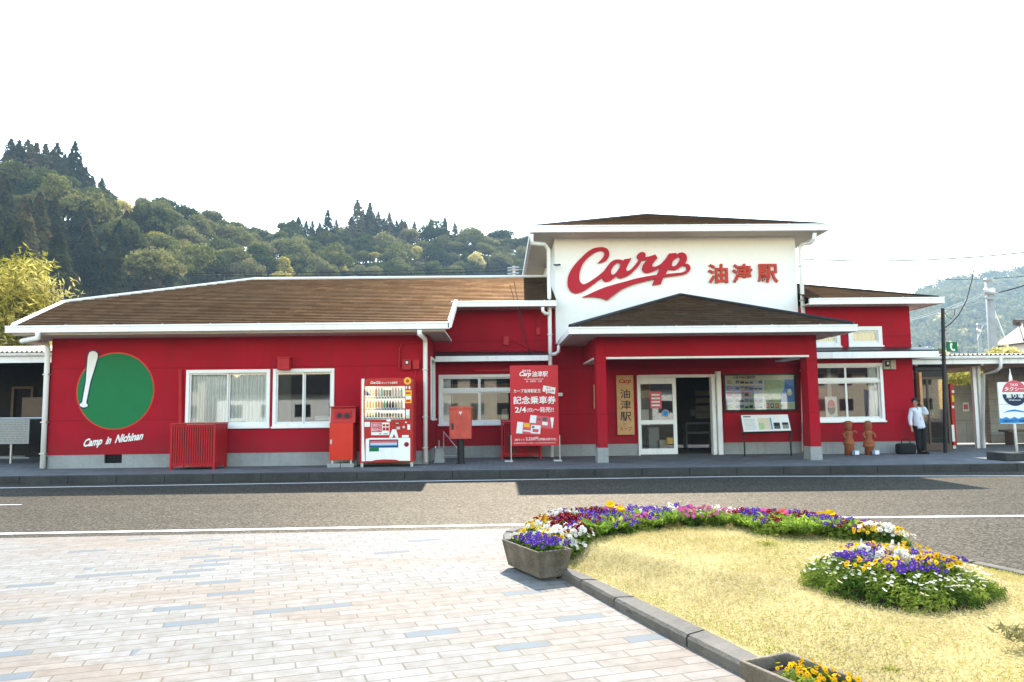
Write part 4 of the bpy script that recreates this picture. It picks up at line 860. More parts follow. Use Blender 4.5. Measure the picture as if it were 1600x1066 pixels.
# ---- post box
YPb = 18.3; x0, x1, z0, z1 = rect(702, 637, 736.5, 686.5, YPb); PB = thing('post_box', ((x0 + x1) / 2, YPb + .2, GZ), 'faded red letter box on a black post in front of the recessed window', 'post box')
m = MB(); m.box(x0, x1, YPb, YPb + .36, z0, z1); m.build('body', 'redfade', PB, bevel=.02)
m = MB(); m.box(x0 - .012, x1 + .012, YPb - .015, YPb + .37, z1 - .04, z1 + .03); m.build('cap', 'redfade', PB, bevel=.015)
m = MB(); m.rbox(705.3, 661.5, 708.5, 671.5, YPb - .02, .025); m.build('handle', 'ink', PB)
m = MB(); text_px(m, '〒', 717, 643.5, 722, 648.5, YPb - .003, 0, .03); m.build('emblem', 'paperw', PB)
m = MB(); m.box(x0 + .05, x1 - .05, YPb + .1, YPb + .26, z0 - .02, z0 - .001); m.lathe(((x0 + x1) / 2, YPb + .18, GZ), [(.11, 0), (.11, .02), (.085, .03), (.085, z0 - GZ - .02)], 20); m.build('post', 'black', PB)
# boot scraper: stone and rail between downpipe and post box
sb = thing('handrail', (at(690, 714, 18.9).x, 19.1, GZ), 'thin grey slanting rail on the ground behind the letter box post', 'handrail')
m = MB(); m.tube([P3(693, 674, 19.2), P3(693, 712, 19.2)], .012, 6); m.tube([P3(693, 675, 19.2), P3(714, 700, 19.2)], .012, 6); m.tube([P3(695, 712, 19.2), P3(714, 712, 19.2)], .014, 6); m.build('rail', 'steel', sb)
m = MB(); x0, x1, z0, z1 = rect(678.5, 701, 694.5, 716, 18.9); m.add([(x0, 18.9, GZ), (x1, 18.9, GZ), (x1, 19.2, GZ), (x0, 19.2, GZ), (x0 + .03, 18.94, z1), (x1 - .03, 18.94, z1), (x1 - .03, 19.16, z1), (x0 + .03, 19.16, z1)], [(0, 1, 5, 4), (1, 2, 6, 5), (2, 3, 7, 6), (3, 0, 4, 7), (4, 5, 6, 7)]); m.tube([P3(686, 703, 19.05), P3(686, 688, 19.05)], .02, 6)
tag(m.build('concrete_block', 'conc'), 'small concrete block with a stub post at the foot of the downpipe', 'block')
# ---- poster stand
YS = 19.0; PS = thing('poster_stand', (at(836, 714, YS).x, YS, GZ), 'tall red poster board with white Japanese lettering on thin steel legs, left of the porch', 'poster stand')
m = MB(); m.rbox(797.3, 571, 872.7, 696.5, YS, .03); m.build('board', 'signred', PS)
m = MB(); y = YS - .004
text_px(m, '2018', 815.5, 578, 829, 580.8, y, 0, .02); text_px(m, 'Carp', 811.5, 580.5, 830, 590, y, 0, .035, .3); text_px(m, '油津駅', 831, 580, 856, 589, y, 0, .016, .1); m.rbox(819, 592.2, 849, 592.8, y, .003); text_px(m, 'JR・日南市・九州', 822, 594.5, 846.5, 597.8, y, 0, .01)
text_px(m, 'カープ油津駅誕生', 802.5, 608, 845, 613.8, y, 0, .012); text_px(m, '記念乗車券', 802, 619, 868.5, 631.5, y, 0, .02)
text_px(m, '2/4', 804.5, 636, 822, 645, y, 0, .02); text_px(m, '(日)', 823, 638, 833.5, 644.5, y, 0, .01); text_px(m, '〜発売!!', 834.5, 636, 865, 644.5, y, 0, .011)
text_px(m, '2枚セット', 804, 685.5, 820, 689, y, 0, .008); text_px(m, '2,220円', 821.5, 683, 841, 688.8, y, 0, .012); text_px(m, '(特製台紙付き)', 842.5, 684.3, 869, 689, y, 0, .008); text_px(m, '有効期間及び発売箇所・お問合せ', 803, 691.5, 834, 693.5, y, 0); m.rbox(836, 692, 868, 692.5, y, .002)
m.build('lettering', 'paperw', PS)
def rot_quad(mb, pts, y, mi): mb.prism_y([(at(a, b, y).x, at(a, b, y).z) for a, b in pts][::-1], y, y + .003, mi)
m = MB(); rot_quad(m, [(849, 602.5), (868, 606), (867, 616), (856, 613.5), (853.5, 615.8), (853, 613), (847.5, 611.5)], YS - .006, 0)
rot_quad(m, [(829, 648.5), (866, 652), (864, 670.5), (827, 667)], YS - .006, 3); rot_quad(m, [(829, 648.5), (838.5, 649.5), (837, 661.5), (827.5, 660.5)], YS - .010, 0)
rot_quad(m, [(848, 652), (855, 652.6), (854, 658), (847, 657.4)], YS - .010, 5); rot_quad(m, [(847.5, 659), (856, 660), (855.5, 665), (847, 664)], YS - .010, 0); rot_quad(m, [(860, 652.5), (865.5, 653), (863.5, 669), (862, 668)], YS - .010, 0); rot_quad(m, [(839, 654), (845, 654.5), (845, 657), (839, 656.5)], YS - .010, 5)
rot_quad(m, [(808.5, 659), (845, 662.5), (843.5, 680), (806.5, 677)], YS - .014, 3); rot_quad(m, [(808.5, 659), (817.5, 660), (816, 677.8), (806.5, 677)], YS - .018, 0); rot_quad(m, [(818.5, 661), (828, 662), (827.5, 668), (818, 667)], YS - .018, 4); rot_quad(m, [(817.5, 672), (829, 673), (829, 675), (817.5, 674)], YS - .018, 0)
rot_quad(m, [(830, 664), (845, 665), (844, 678), (829, 677)], YS - .018, 0); rot_quad(m, [(832, 670), (842, 671), (841, 676), (832, 675)], YS - .022, 3); rot_quad(m, [(831, 665.5), (835, 666), (835, 669), (831, 668.5)], YS - .022, 5)
m.build('picture', ['paperw', 'grey', 'ink', 'pink', 'yellow', 'p_photo'], PS)
m = MB(); text_px(m, '限定', 853.5, 605.5, 861, 608, YS - .010, 0, .01); text_px(m, '2,222枚', 851, 609, 866, 613, YS - .010, 0, .015); m.build('price_lettering', 'signred', PS)
for px in (798.5, 874.5):
    x = at(px, 690, YS).x; m = MB(); m.tube([(x, YS - .03, GZ + .03), (x, YS - .03, at(px, 680, YS).z)], .014, 8); m.box(x - .16, x + .04, YS - .12, YS + .2, GZ, GZ + .035); m.build('leg', 'steel', PS)
# ---- haniwa figures
def haniwa(px, label, var):
    Yh = 19.75; x = at(px, 700, Yh).x; h = at(px, 657.5, Yh).z - GZ
    t = thing('clay_figure', (x, Yh, GZ), label, 'clay figure', 'terracotta figures under the right window')
    m = MB()
    if var == 0:
        prof = [(.15, 0), (.145, .30), (.15, .31), (.19, .315), (.17, .36), (.12, .50), (.115, .58), (.13, .64), (.115, .70), (.06, .715)]
    else: prof = [(.14, 0), (.135, .22), (.17, .235), (.19, .28), (.17, .32), (.165, .335), (.18, .345), (.15, .40), (.10, .50), (.115, .60), (.13, .66), (.11, .71), (.06, .72)]
    m.lathe((x, Yh, GZ), [(r_ * .8, z * h) for r_, z in prof], 20); m.build('body', 'clay', t, smooth=True)
    m = MB(); m.lathe((x, Yh, GZ), [(.055, .70 * h), (.085, .76 * h), (.10, .83 * h), (.095, .90 * h), (.10, .92 * h), (.08 if var else .11, .96 * h), (.05, h)], 18)
    if var == 0: m.box(x - .14, x + .14, Yh - .03, Yh + .05, .915 * h + GZ, .955 * h + GZ)
    m.build('head', 'clay', t, smooth=True)
    m = MB()
    for dx in (-.035, .035): m.box(x + dx - .014, x + dx + .014, Yh - .105, Yh - .08, GZ + .845 * h, GZ + .86 * h)
    m.box(x - .02, x + .02, Yh - .10, Yh - .08, GZ + .785 * h, GZ + .797 * h); m.build('face_holes', 'ink', t)
    for s_ in (-1, 1):
        e = (.12, .1) if (var == 0 and s_ > 0) else (.10, -.12)
        MB().tube([(x + s_ * .08, Yh, GZ + .66 * h), (x + s_ * (.145), Yh - .02, GZ + .60 * h + (.08 if e[1] > 0 else 0)), (x + s_ * (.13 if e[1] < 0 else .17), Yh - .1, GZ + (.66 if e[1] > 0 else .50) * h)], [.035, .032, .025], 8).build('arm', 'clay', t, smooth=True)
    m = MB(); m.box(x - .02, x + .14, Yh - .24, Yh - .2, GZ + .03, GZ + .13, 0); m.box(x - .02, x + .03, Yh - .244, Yh - .241, GZ + .03, GZ + .13, 1); m.build('name_card', ['paperw', 'blue'], t)
haniwa(1327, 'terracotta figure with a flat brimmed hat, standing under the right window nearer the porch', 0); haniwa(1358, 'terracotta figure with a round cap, standing under the right window nearer the person', 1)
# ---- taxi stand sign
YX = 17.0; bz0, bz1, _, bzt = rect(1572, 708, 1640, 726, YX)
TX = thing('taxi_sign', (at(1590, 720, YX).x, YX + .3, GZ), 'white taxi stand sign with a red and navy roundel on a white pole', 'sign')
m = MB(); m.box(bz0, bz1, YX, YX + .7, GZ, bzt); m.build('base', 'dkerb', TX, bevel=.02)
px_ = at(1588, 690, YX + .3).x; m = MB(); m.tube([(px_, YX + .3, bzt - .02), (px_ - .03, YX + .3, at(1585, 600, YX + .3).z)], .03, 10); m.lathe((px_ - .03, YX + .3, at(1582, 597, YX + .3).z), [(.04, 0), (.03, .12), (.008, .24), (.005, .3)], 10); m.build('pole', 'white', TX, smooth=True)
ys = YX + .25; m = MB(); m.rbox(1561, 597, 1612, 662, ys, .03); m.build('board', 'paperw', TX)
q = at(1585.3, 614, ys); rr2 = q.x - at(1566, 614, ys).x; m = MB(); m.disc_y(q.x, q.z, rr2, ys - .006, .005, 40, 0, R(4), R(176)); m.disc_y(q.x, q.z - .012, rr2, ys - .006, .005, 40, 1, R(184), R(356)); m.rbox(1561, 631.5, 1612, 632, ys - .004, .003, 3)
wv = [(1562, 652.5), (1562, 661.5), (1612, 660.5), (1612, 652)] ; n_ = 24; up_ = [(1562 + 50 * i / n_, 653 + 1.3 * math.sin(i * 1.0)) for i in range(n_ + 1)]
m.prism_y([(at(a, b, ys).x, at(a, b, ys).z) for a, b in [(1562, 661.5)] + up_ + [(1612, 660.5)]][::-1], ys - .006, ys - .002, 2)
fi = [(1567, 645.3), (1575, 641.5), (1585, 639.8), (1597, 642.2), (1610, 645.5), (1597, 644.2), (1585, 642.8), (1575, 643.6)]; m.prism_y([(at(a, b, ys).x, at(a, b, ys).z) for a, b in fi][::-1], ys - .006, ys - .002, 2)
m.build('printed_emblem', ['pink', 'navy', 'blue', 'grey'], TX)
m = MB(); text_px(m, 'TAXI', 1578, 599.5, 1590, 603.2, ys - .009, 0, .02); text_px(m, 'タクシー', 1569.5, 604.5, 1600, 611, ys - .009, 0, .02); text_px(m, '乗り場', 1572, 615.5, 1599, 622.5, ys - .009, 0, .02); text_px(m, 'Welcome', 1576, 624, 1595, 626.3, ys - .009, 0, .015); m.build('lettering', 'paperw', TX)
m = MB(); text_px(m, '日南タクシー・油津駅前', 1568, 656, 1607, 659.5, ys - .010, 0, .015); m.build('footer_lettering', 'navy', TX)
iw = thing('standing_sign', at(1299, 640, YR + .35), 'small white sign with a red and navy oval standing inside the right window', 'sign'); m = MB(); m.rbox(1290, 620, 1308, 651, YR + .35, .02, 0); q = at(1299, 636, YR + .35); m.disc_y(q.x, q.z, .11, YR + .343, .006, 24, 1, 0, math.pi, .2); m.disc_y(q.x, q.z - .01, .11, YR + .343, .006, 24, 2, math.pi, 2 * math.pi, .2); m.build('panel', ['paperw', 'pink', 'navy'], iw)
# ---- right-hand shelter, phone booth, poles
YSh = 21.4; SH = thing('platform_shelter', (at(1530, 700, 22).x, 23, GZ), 'low shelter with a rusty corrugated roof on white steel posts right of the station', 'shelter')
def corrugated(x0, x1, y0, y1, z0, z1, nm, parent, pitch=.13, sag=.02):
    m = MB(); n = int((x1 - x0) / pitch * 6); vs = []
    for i in range(n + 1):
        x = x0 + (x1 - x0) * i / n; o = .022 * math.sin(2 * math.pi * x / pitch)
        vs += [(x, y0, z0 + o), (x, y1, z1 + o), (x, y0, z0 + o - .008), (x, y1, z1 + o - .008)]
    m.add(vs, [(4 * i, 4 * i + 4, 4 * i + 5, 4 * i + 1) for i in range(n)] + [(4 * i + 2, 4 * i + 3, 4 * i + 7, 4 * i + 6) for i in range(n)] + [(4 * i, 4 * i + 2, 4 * i + 6, 4 * i + 4) for i in range(n)])
    return m.build(nm, 'corr', parent)
sx0 = xR1 + .05; sx1 = 32.0; sz = at(1530, 557, YSh).z
corrugated(sx0, sx1, YSh - .1, 27.5, sz + .05, sz + .42, 'roof', SH)
z_a, z_b = at(1530, 561, YSh).z, at(1530, 568.5, YSh).z
m = MB(); m.box(sx0, sx1, YSh + .02, YSh + .06, z_b, z_a); m.build('fascia', 'white', SH); m = MB(); m.tube([(sx0 + .5, YSh - .04, z_a + .05), (sx1, YSh - .04, z_a + .03)], .05, 8); m.build('gutter', 'white', SH)
m = MB(); m.box(sx0, sx1, YSh + .061, 27.4, z_b + .1, z_b + .13); 
for i in range(8): m.box(sx0 + .6 + i * 1.9, sx0 + .68 + i * 1.9, YSh + .07, 27.3, z_b - .05, z_b + .099)
m.build('ceiling', 'curtaind', SH)
for (a, w_) in ((1523.5, 5), (1531.5, 5)):
    x0, x1 = at(a, 640, 22.3).x, at(a + w_, 640, 22.3).x; m = MB(); m.box(x0, x1, 22.3, 22.42, GZ, z_b + .1); m.build('post', 'alu', SH)
m = MB(); m.tube([P3(1563.5, 558, YSh - .06), P3(1563.5, 574, YSh - .06), P3(1556, 580, YSh + .2), P3(1537, 585, 22.25), P3(1536, 700, 22.25)], .045, 8); m.build('downpipe', 'white', SH, smooth=True)
m = MB(); x0, x1 = at(1546, 640, 25).x, at(1700, 640, 25).x; m.box(x0, x1, 25, 25.2, GZ, z_b + .3); m.build('block_wall', 'block', SH)
x0 = at(1488, 640, 25.6).x; x1 = at(1546, 640, 25.6).x
lw = MB(); lw.box(x0, x1 + .1, 25.6, 25.75, GZ, at(1510, 607, 25.6).z); lw.box(x0, x1 + .1, 25.55, 25.8, at(1510, 607, 25.6).z + .001, at(1510, 602, 25.6).z)
tag(lw.build('boundary_wall', 'panelw'), 'pale low panel wall under the shelter between the phone booth and the white posts', 'wall')
nb = MB(); nb.rbox(1504.5, 629, 1514, 643, 25.57, .02, 0); nb.rbox(1506, 632, 1512.5, 640, 25.565, .004, 1); tag(nb.build('wall_notice', ['paperw', 'pink']), 'small faded notice stuck on the pale low panel wall', 'notice')
bn = thing('bench', (at(1588, 700, 24).x, 24, GZ), 'dark wooden bench against the grey block wall behind the taxi sign', 'bench'); x0, x1 = at(1570, 680, 24).x, at(1680, 680, 24).x
m = MB(); m.box(x0, x1, 23.8, 24.3, .55, .61); m.build('seat', 'brown', bn)
for x in (x0 + .2, (x0 + x1) / 2, x1 - .2): MB().box(x - .04, x + .04, 23.85, 24.25, GZ, .549).build('leg', 'brown', bn)
# phone booth
YPh = 21.0; bx0, bx1, _, bzt = rect(1434, 579, 1484, 704, YPh); PH = thing('phone_booth', ((bx0 + bx1) / 2, YPh + .5, GZ), 'brown framed glazed phone booth under the shelter behind the person', 'phone booth')
m = MB()
for (x, y) in ((bx0, YPh), (bx1 - .06, YPh), (bx0, YPh + .95), (bx1 - .06, YPh + .95)): m.box(x, x + .06, y, y + .06, GZ, bzt)
xm = at(1450, 640, YPh).x; m.box(xm, xm + .05, YPh, YPh + .05, GZ + .2, bzt - .26); m.box(bx0 + .061, bx1 - .061, YPh + .004, YPh + .05, GZ + .02, GZ + .2); m.box(bx0 + .061, bx1 - .061, YPh + .004, YPh + .05, bzt - .25, bzt - .18); m.build('frame', 'brown', PH)
m = MB(); m.box(bx0 + .061, bx1 - .061, YPh + .01, YPh + .06, bzt - .179, bzt - .02); m.box(bx0 - .02, bx1 + .02, YPh - .02, YPh + 1.03, bzt + .001, bzt + .08); m.build('roof', 'black', PH)
m = MB(); m.box(bx0 + .06, bx1 - .06, YPh + .02, YPh + .028, GZ + .2, bzt - .25); m.box(bx1 - .04, bx1 - .03, YPh + .06, YPh + .95, GZ + .2, bzt - .2); m.box(bx0 + .06, bx1 - .06, YPh + .97, YPh + .98, GZ + .2, bzt - .2); m.build('pane', 'glassd', PH)
m = MB(); m.box(xm + .15, xm + .5, YPh + .6, YPh + .9, 1.1, 1.5, 0); m.box(xm + .1, xm + .6, YPh + .55, YPh + .95, 1.02, 1.09, 1); m.build('payphone', ['green', 'dark'], PH)
m = MB(); x0, x1 = at(1436, 640, YPh + 1.2).x, at(1485, 640, YPh + 1.2).x; m.box(x0, x1, YPh + 1.3, YPh + 1.4, GZ, 3.0); tag(m.build('timber_partition', 'brown'), 'dark brown timber partition directly behind the phone booth glass', 'partition')
pst = MB(); x0, x1 = at(1436.5, 620, 20.9).x, at(1440.5, 620, 20.9).x; pst.box(x0, x1, 20.85, 20.93, GZ, at(1438, 582, 20.9).z); tag(pst.build('timber_post', 'wood'), 'pale thin timber post between the red wall corner and the phone booth', 'post')
ch = MB(); x0, x1, z0, z1 = rect(1487, 600, 1492.5, 695, 22.2); ch.box(x0, x1, 22.2, 23.2, GZ + .1, z1, 0); ch.rbox(1487.5, 610, 1491, 614, 22.19, .008, 1); ch.rbox(1487.5, 634, 1491, 638, 22.19, .008, 1); ch.rbox(1487.5, 664, 1491.5, 690, 22.19, .008, 1); ch.rbox(1487.5, 618, 1491, 628, 22.19, .008, 2)
vm2 = thing('vending_machine', ((x0 + x1) / 2, 22.7, GZ), 'second red vending machine seen edge-on under the shelter right of the phone booth', 'vending machine'); ch.build('body', ['redp', 'paperw', 'yellow'], vm2)
m = MB(); m.box(x0 + .01, x1 - .01, 22.25, 22.3, GZ, GZ + .099); m.box(x0 + .01, x1 - .01, 23.1, 23.15, GZ, GZ + .099); m.build('leg', 'steel', vm2)
# black pole with green phone sign
Yp = 20.3; bp_ = MB(); bp_.tube([P3(1477.5, 706, Yp)[:2] + (GZ,), P3(1473, 482, Yp)], [.055, .045], 10)
for py in (505, 516, 530, 563): q = at(1474, py, Yp); bp_.tube([(q.x - .07, q.y, q.z), (q.x + .07, q.y, q.z)], .012, 6)
tag(bp_.build('cable_pole', 'black'), 'thin black cable pole rising in front of the shelter roof at the right end', 'pole')
ps_ = thing('phone_sign', at(1488, 542, Yp), 'small green square sign with a white telephone handset on the black pole', 'sign')
m = MB(); m.rbox(1480, 534.5, 1496, 549.5, Yp - .06, .04); m.tube([P3(1474, 542, Yp), P3(1482, 542, Yp - .03)], .015, 6); m.build('panel', 'green', ps_)
m = MB(); hp = [(1485, 536.5), (1487.5, 536), (1488.2, 539.5), (1486.8, 540.5), (1487.5, 544), (1489, 546), (1491.2, 545.3), (1493, 547.5), (1490, 548.8), (1486.8, 547.5), (1484.6, 543.5), (1484.2, 539)]; m.prism_y([(at(a, b, Yp - .062).x, at(a, b, Yp - .062).z) for a, b in hp][::-1], Yp - .066, Yp - .062); m.build('handset_symbol', 'paperw', ps_)
# utility poles and cables
def upole(px, pyt, pyb, Y, r0, r1, label, arms):
    b, t = at(px + 7, pyb, Y), at(px, pyt, Y); t_ = thing('utility_pole', (t.x, Y, 0), label, 'utility pole')
    MB().tube([(t.x + (0.0), Y, -.1), (t.x, Y, t.z)], [r0, r1], 14).build('pole', 'conc', t_, smooth=True)
    m = MB(); m.lathe((t.x, Y, t.z - .75), [(r1 + .05, 0), (r1 + .09, .08), (r1 + .09, .3), (r1 + .03, .36)], 12); m.lathe((t.x, Y, t.z - .02), [(r1 + .02, 0), (r1 + .05, .1), (r1, .16)], 12); m.build('collar', 'steel', t_)
    for (a, b_, c, d) in arms: MB().tube([P3(a, b_, Y - r1 - .03), P3(c, d, Y - r1 - .03)], .06, 6).build('crossarm', 'steel', t_)
    return t
pt = upole(1544.5, 439, 560, 40, .27, .185, 'large grey concrete utility pole behind the shelter roof on the right', [(1538, 456, 1560, 459), (1540, 466, 1552, 467)])
pt2 = upole(1529, 508, 560, 75, .22, .16, 'small distant utility pole left of the large concrete one', [(1524, 508, 1546, 506), (1527, 531, 1536, 508)])
m = MB(); m.tube([P3(816, 448, 60), P3(816, 427, 60)], .09, 8); m.build
ap = thing('utility_pole', at(808, 470, 45), 'thin pole with two crossarms behind the brown roof, left of the tower', 'utility pole'); MB().tube([(at(803, 440, 45).x, 45, 0), (at(803, 440, 45).x, 45, at(803, 416, 45).z)], .09, 8).build('pole', 'steel', ap)
for py in (418, 422, 427): MB().tube([P3(793, py + 1, 44.9), P3(811, py - .5, 44.9)], .05, 6).build('crossarm', 'steel', ap)
an = thing('antenna', at(29, 500, 33), 'thin aerial mast with a long comb antenna by the left bamboo', 'antenna')
MB().tube([(at(29.5, 460, 33).x, 33, 0), (at(29.5, 460, 33).x, 33, at(29.5, 421, 33).z)], .035, 6).build('mast', 'steel', an)
m = MB(); m.tube([P3(-20, 422, 32.9), P3(58, 418.5, 32.9)], .016, 6)
for i in range(14): q = at(-12 + i * 5, 421.7 - i * .22, 32.9); m.tube([(q.x, q.y - .25, q.z), (q.x, q.y + .25, q.z)], .012, 5)
m.build('comb', 'grey', an); m = MB(); m.rbox(24, 455, 31, 460.5, 32.85, .15); m.build('amplifier_box', 'white', an)
def cable(label, pts, r=.018, sag=0, grp=None, mt='black'):
    P_ = [Vector(q) for q in pts]
    if len(P_) == 2 and sag: P_ = [lerp(P_[0], P_[1], i / 24) - Vector((0, 0, sag * 4 * (i / 24) * (1 - i / 24))) for i in range(25)]
    tag(MB().tube(P_, r, 5).build('cable', mt), label, 'cable', grp)
cable('upper pale wire running from the large utility pole down behind the station roof', [P3(1540, 456, 40), P3(1400, 503, 30)], .014, .15, mt='grey')
cable('middle thick wire pair running down left from the large utility pole', [P3(1540, 459, 40), P3(1380, 509, 28)], .02, .2, mt='grey')
cable('lowest wire from the large utility pole crossing above the green phone sign', [P3(1542, 466, 40), P3(1473.5, 484, 20.3)], .016, .1)
cable('black drop cable curving from the sky wires down to the black pole', [P3(1522, 420, 20.3), P3(1518, 440, 20.3), P3(1510, 470, 20.3), P3(1498, 492, 20.3), P3(1485, 506, 20.3), P3(1474, 514, 20.3)], .014)
cable('short slack loop of cable at the top of the black pole', [P3(1474, 486, 20.3), P3(1480, 495, 20.3), P3(1486, 498, 20.3), P3(1491, 492, 20.3), P3(1492, 484, 20.3)], .009)
cable('wire leaving the large utility pole to the right edge', [P3(1552, 459, 40), P3(1640, 430, 40)], .03, .1)
cable('high wire crossing the white sky right of the tower', [P3(1249, 405, 24), P3(1700, 381, 24)], .02, .25)
cable('faint wire from the sky in front of the far wooded hill', [P3(1380, 434, 60), P3(1640, 428, 60)], .02, .3)
cable('guy wire slanting down right from the large utility pole', [P3(1552, 480, 40), P3(1578, 548, 40)], .025, mt='white')
for i, (a, b) in enumerate(((415, 419), (420, 423), (428, 431))):
    cable(('topmost', 'middle', 'lowest')[i] + ' of three dark wires crossing just above the brown roof ridge', [P3(300, b + 8, 45), P3(803, a + 3, 45)], .018, .1)
for i, (a, b) in enumerate(((441, 449), (455, 462), (462, 468))):
    cable(('topmost', 'middle', 'lowest')[i] + ' of three dark wires left of the roof hip over the conifers', [P3(60, a, 40), P3(330, b, 40)], .016, .1)
cable('left of two thin wires dropping from the roof step down to the awning', [P3(797, 446, 20.0), P3(812, 500, 20.0), P3(827, 553, 20.1)], .008)
cable('right of two thin wires dropping from the roof step down to the awning', [P3(803, 440, 20.0), P3(815, 500, 19.95), P3(829, 555, 20.1)], .008)
cable('thin wire stretched across the front of the tower from the bracket to the left pole', [P3(803, 420, 45), P3(874, 413, YT - .5)], .012, .1)
# ---- left shed
YH = 20.6; LS = thing('open_shed', (at(35, 715, YH).x, YH + 2, GZ), 'dark open shed with a corrugated roof at the left end of the station', 'shed')
lx0, lx1 = -24.0, xL - .06; lz = at(35, 552, YH).z
corrugated(lx0, lx1, YH - .15, 25.5, lz + .03, lz + .62, 'roof', LS)
m = MB(); m.box(lx0, lx1, YH, YH + .05, at(35, 567, YH).z, at(35, 556, YH).z); m.build('fascia', 'white', LS); m = MB(); m.tube([(lx0, YH - .06, at(35, 554, YH).z), (lx1, YH - .06, at(35, 554, YH).z)], .05, 8); m.build('gutter', 'white', LS)
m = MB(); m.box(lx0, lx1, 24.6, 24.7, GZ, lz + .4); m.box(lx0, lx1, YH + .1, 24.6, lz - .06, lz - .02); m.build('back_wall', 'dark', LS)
m = MB(); x0, x1, z0, z1 = rect(16, 604, 46, 700, 24.5); m.box(x0, x0 + .08, 24.5, 24.58, z0, z1); m.box(x1, x1 + .08, 24.5, 24.58, z0, z1); m.box(x0 + .081, x1 - .001, 24.5, 24.58, z1 - .08, z1); m.build('door_frame', 'brown', LS)
m = MB(); m.tube([P3(-80, 655, YH + .1), P3(68, 653.5, YH + .1)], .03, 8); m.tube([P3(-80, 716, YH + .4), P3(46, 716, YH + .4)], .025, 6)
for px in (-60, 20): q = at(px, 654, YH + .1); m.tube([(q.x, q.y, GZ), (q.x, q.y, q.z)], .03, 8)
m.build('rail', 'steel', LS)
nb = thing('notice_board', at(20, 675, YH), 'pale grey lettered notice board hung on the rail of the left shed', 'notice board'); m = MB(); m.rbox(-40, 655.5, 45.5, 694, YH - .0, .03); m.build('panel', 'grey', nb)
m = MB(); tr = random.Random(8)
for i in range(9):
    px = -34
    while px < 40: ww = tr.uniform(2, 7); m.rbox(px, 659 + i * 3.7, min(px + ww, 42), 660.6 + i * 3.7, YH - .004, .003); px += ww + tr.uniform(1, 3)
m.build('lettering', 'p_photo2', nb)
wbx = MB(); wbx.rbox(34, 621, 68, 652, YH + .9, .5); tag(wbx.build('wooden_crate', 'brown', bevel=.01), 'brown wooden box behind the rail in the dark left shed', 'crate'); wp = MB(); wp.rbox(40, 652, 62, 714, YH + 1.0, .3)
tag(wp.build('storage_cabinet', 'dark'), 'dark cabinet under the brown wooden box in the left shed', 'cabinet')
# ---- tiled old house far right
OH = thing('old_house', at(1600, 560, 45), 'old house with a brown tiled roof at the right edge behind the shelter', 'house'); m = MB(); x0 = at(1606, 545, 45).x; zt = at(1590, 536, 45).z; m.box(x0, x0 + 9, 45, 47, 0, zt); m.build('wall', 'wall_white', OH)
m = MB(); x0 -= .5; zz = zt; m.slab([(x0, 44.4, zz), (x0 + 10, 44.4, zz), (x0 + 9, 46.0, zz + 1.2), (x0 + .9, 46.0, zz + 1.2)], .1); m.slab([(x0, 44.4, zz), (x0 + .9, 46.0, zz + 1.2), (x0, 47.6, zz)], .1)
for i in range(34): xx = x0 + .1 + i * .29; m.tube([(xx, 44.35, zz + .05), (min(max(xx, x0 + .9), x0 + 9), 46.0, zz + 1.25)], .08, 6)
m.tube([(x0 + .5, 46, zz + 1.35), (x0 + 9.2, 46, zz + 1.35)], .2, 8); m.tube([(x0 - .05, 44.3, zz + .12), (x0 + .9, 46, zz + 1.35)], .17, 8); m.build('roof', 'brown', OH)

# ------------------------------------------------------------------ person
def skinned(nm, mat, chains, parent, sub=2, root=None):
    """one smooth skin grown over joints; chains: lists of (key, (x,y,z), r)"""
    keys = {}; vs = []; es = []; rs = []
    for chn in chains:
        pk = None
        for it in chn:
            if isinstance(it, str): i = keys[it]
            else:
                k, c, r = it
                if k in keys: i = keys[k]
                else: i = len(vs); keys[k] = i; vs.append(Vector(c)); rs.append(r)
            if pk is not None: es.append((pk, i))
            pk = i
    off = wloc(parent); me = bpy.data.meshes.new(nm); me.from_pydata([tuple(v - off) for v in vs], es, []); o = bpy.data.objects.new(nm, me); COL.objects.link(o)
    sk = o.modifiers.new('skin', 'SKIN'); sk.use_smooth_shade = True
    if not me.skin_vertices: 
        bpy.context.view_layer.objects.active = o
    lay = me.skin_vertices[0].data if me.skin_vertices else None
    if lay is None: raise RuntimeError('no skin layer')
    for i, d in enumerate(lay):
        r = rs[i]; d.radius = r if isinstance(r, tuple) else (r, r); d.use_root = (i == 0)
    sb = o.modifiers.new('sub', 'SUBSURF'); sb.levels = sub; sb.render_levels = sub
    dg = bpy.context.evaluated_depsgraph_get(); m2 = bpy.data.meshes.new_from_object(o.evaluated_get(dg))
    o.modifiers.clear(); o.data = m2; o.data.materials.clear(); o.data.materials.append(M[mat]); m2.polygons.foreach_set('use_smooth', [True] * len(m2.polygons))
    bpy.data.meshes.remove(me); o.parent = parent; return o
M['skin'] = pm('skin', (.40, .22, .15), .55, .08, 20); M['hair'] = pm('black hair', (.012, .010, .010), .5, .2, 60)
M['jacket'] = pm('pale blue white jacket', (.62, .66, .78), .8, .12, 9, .9, 14); M['trouser'] = pm('black cloth', (.012, .013, .015), .85, .2, 8)
PY = 20.0; pxx = at(1440, 708, PY).x; ph = at(1432, 621.5, PY).z - GZ; k = ph / 1.62
PE = thing('person', (pxx, PY, GZ), 'person in pale jacket and black trousers phoning at the right wall corner', 'person')
q = lambda x, y, z: (pxx + x * k, PY + y * k, GZ + z * k)
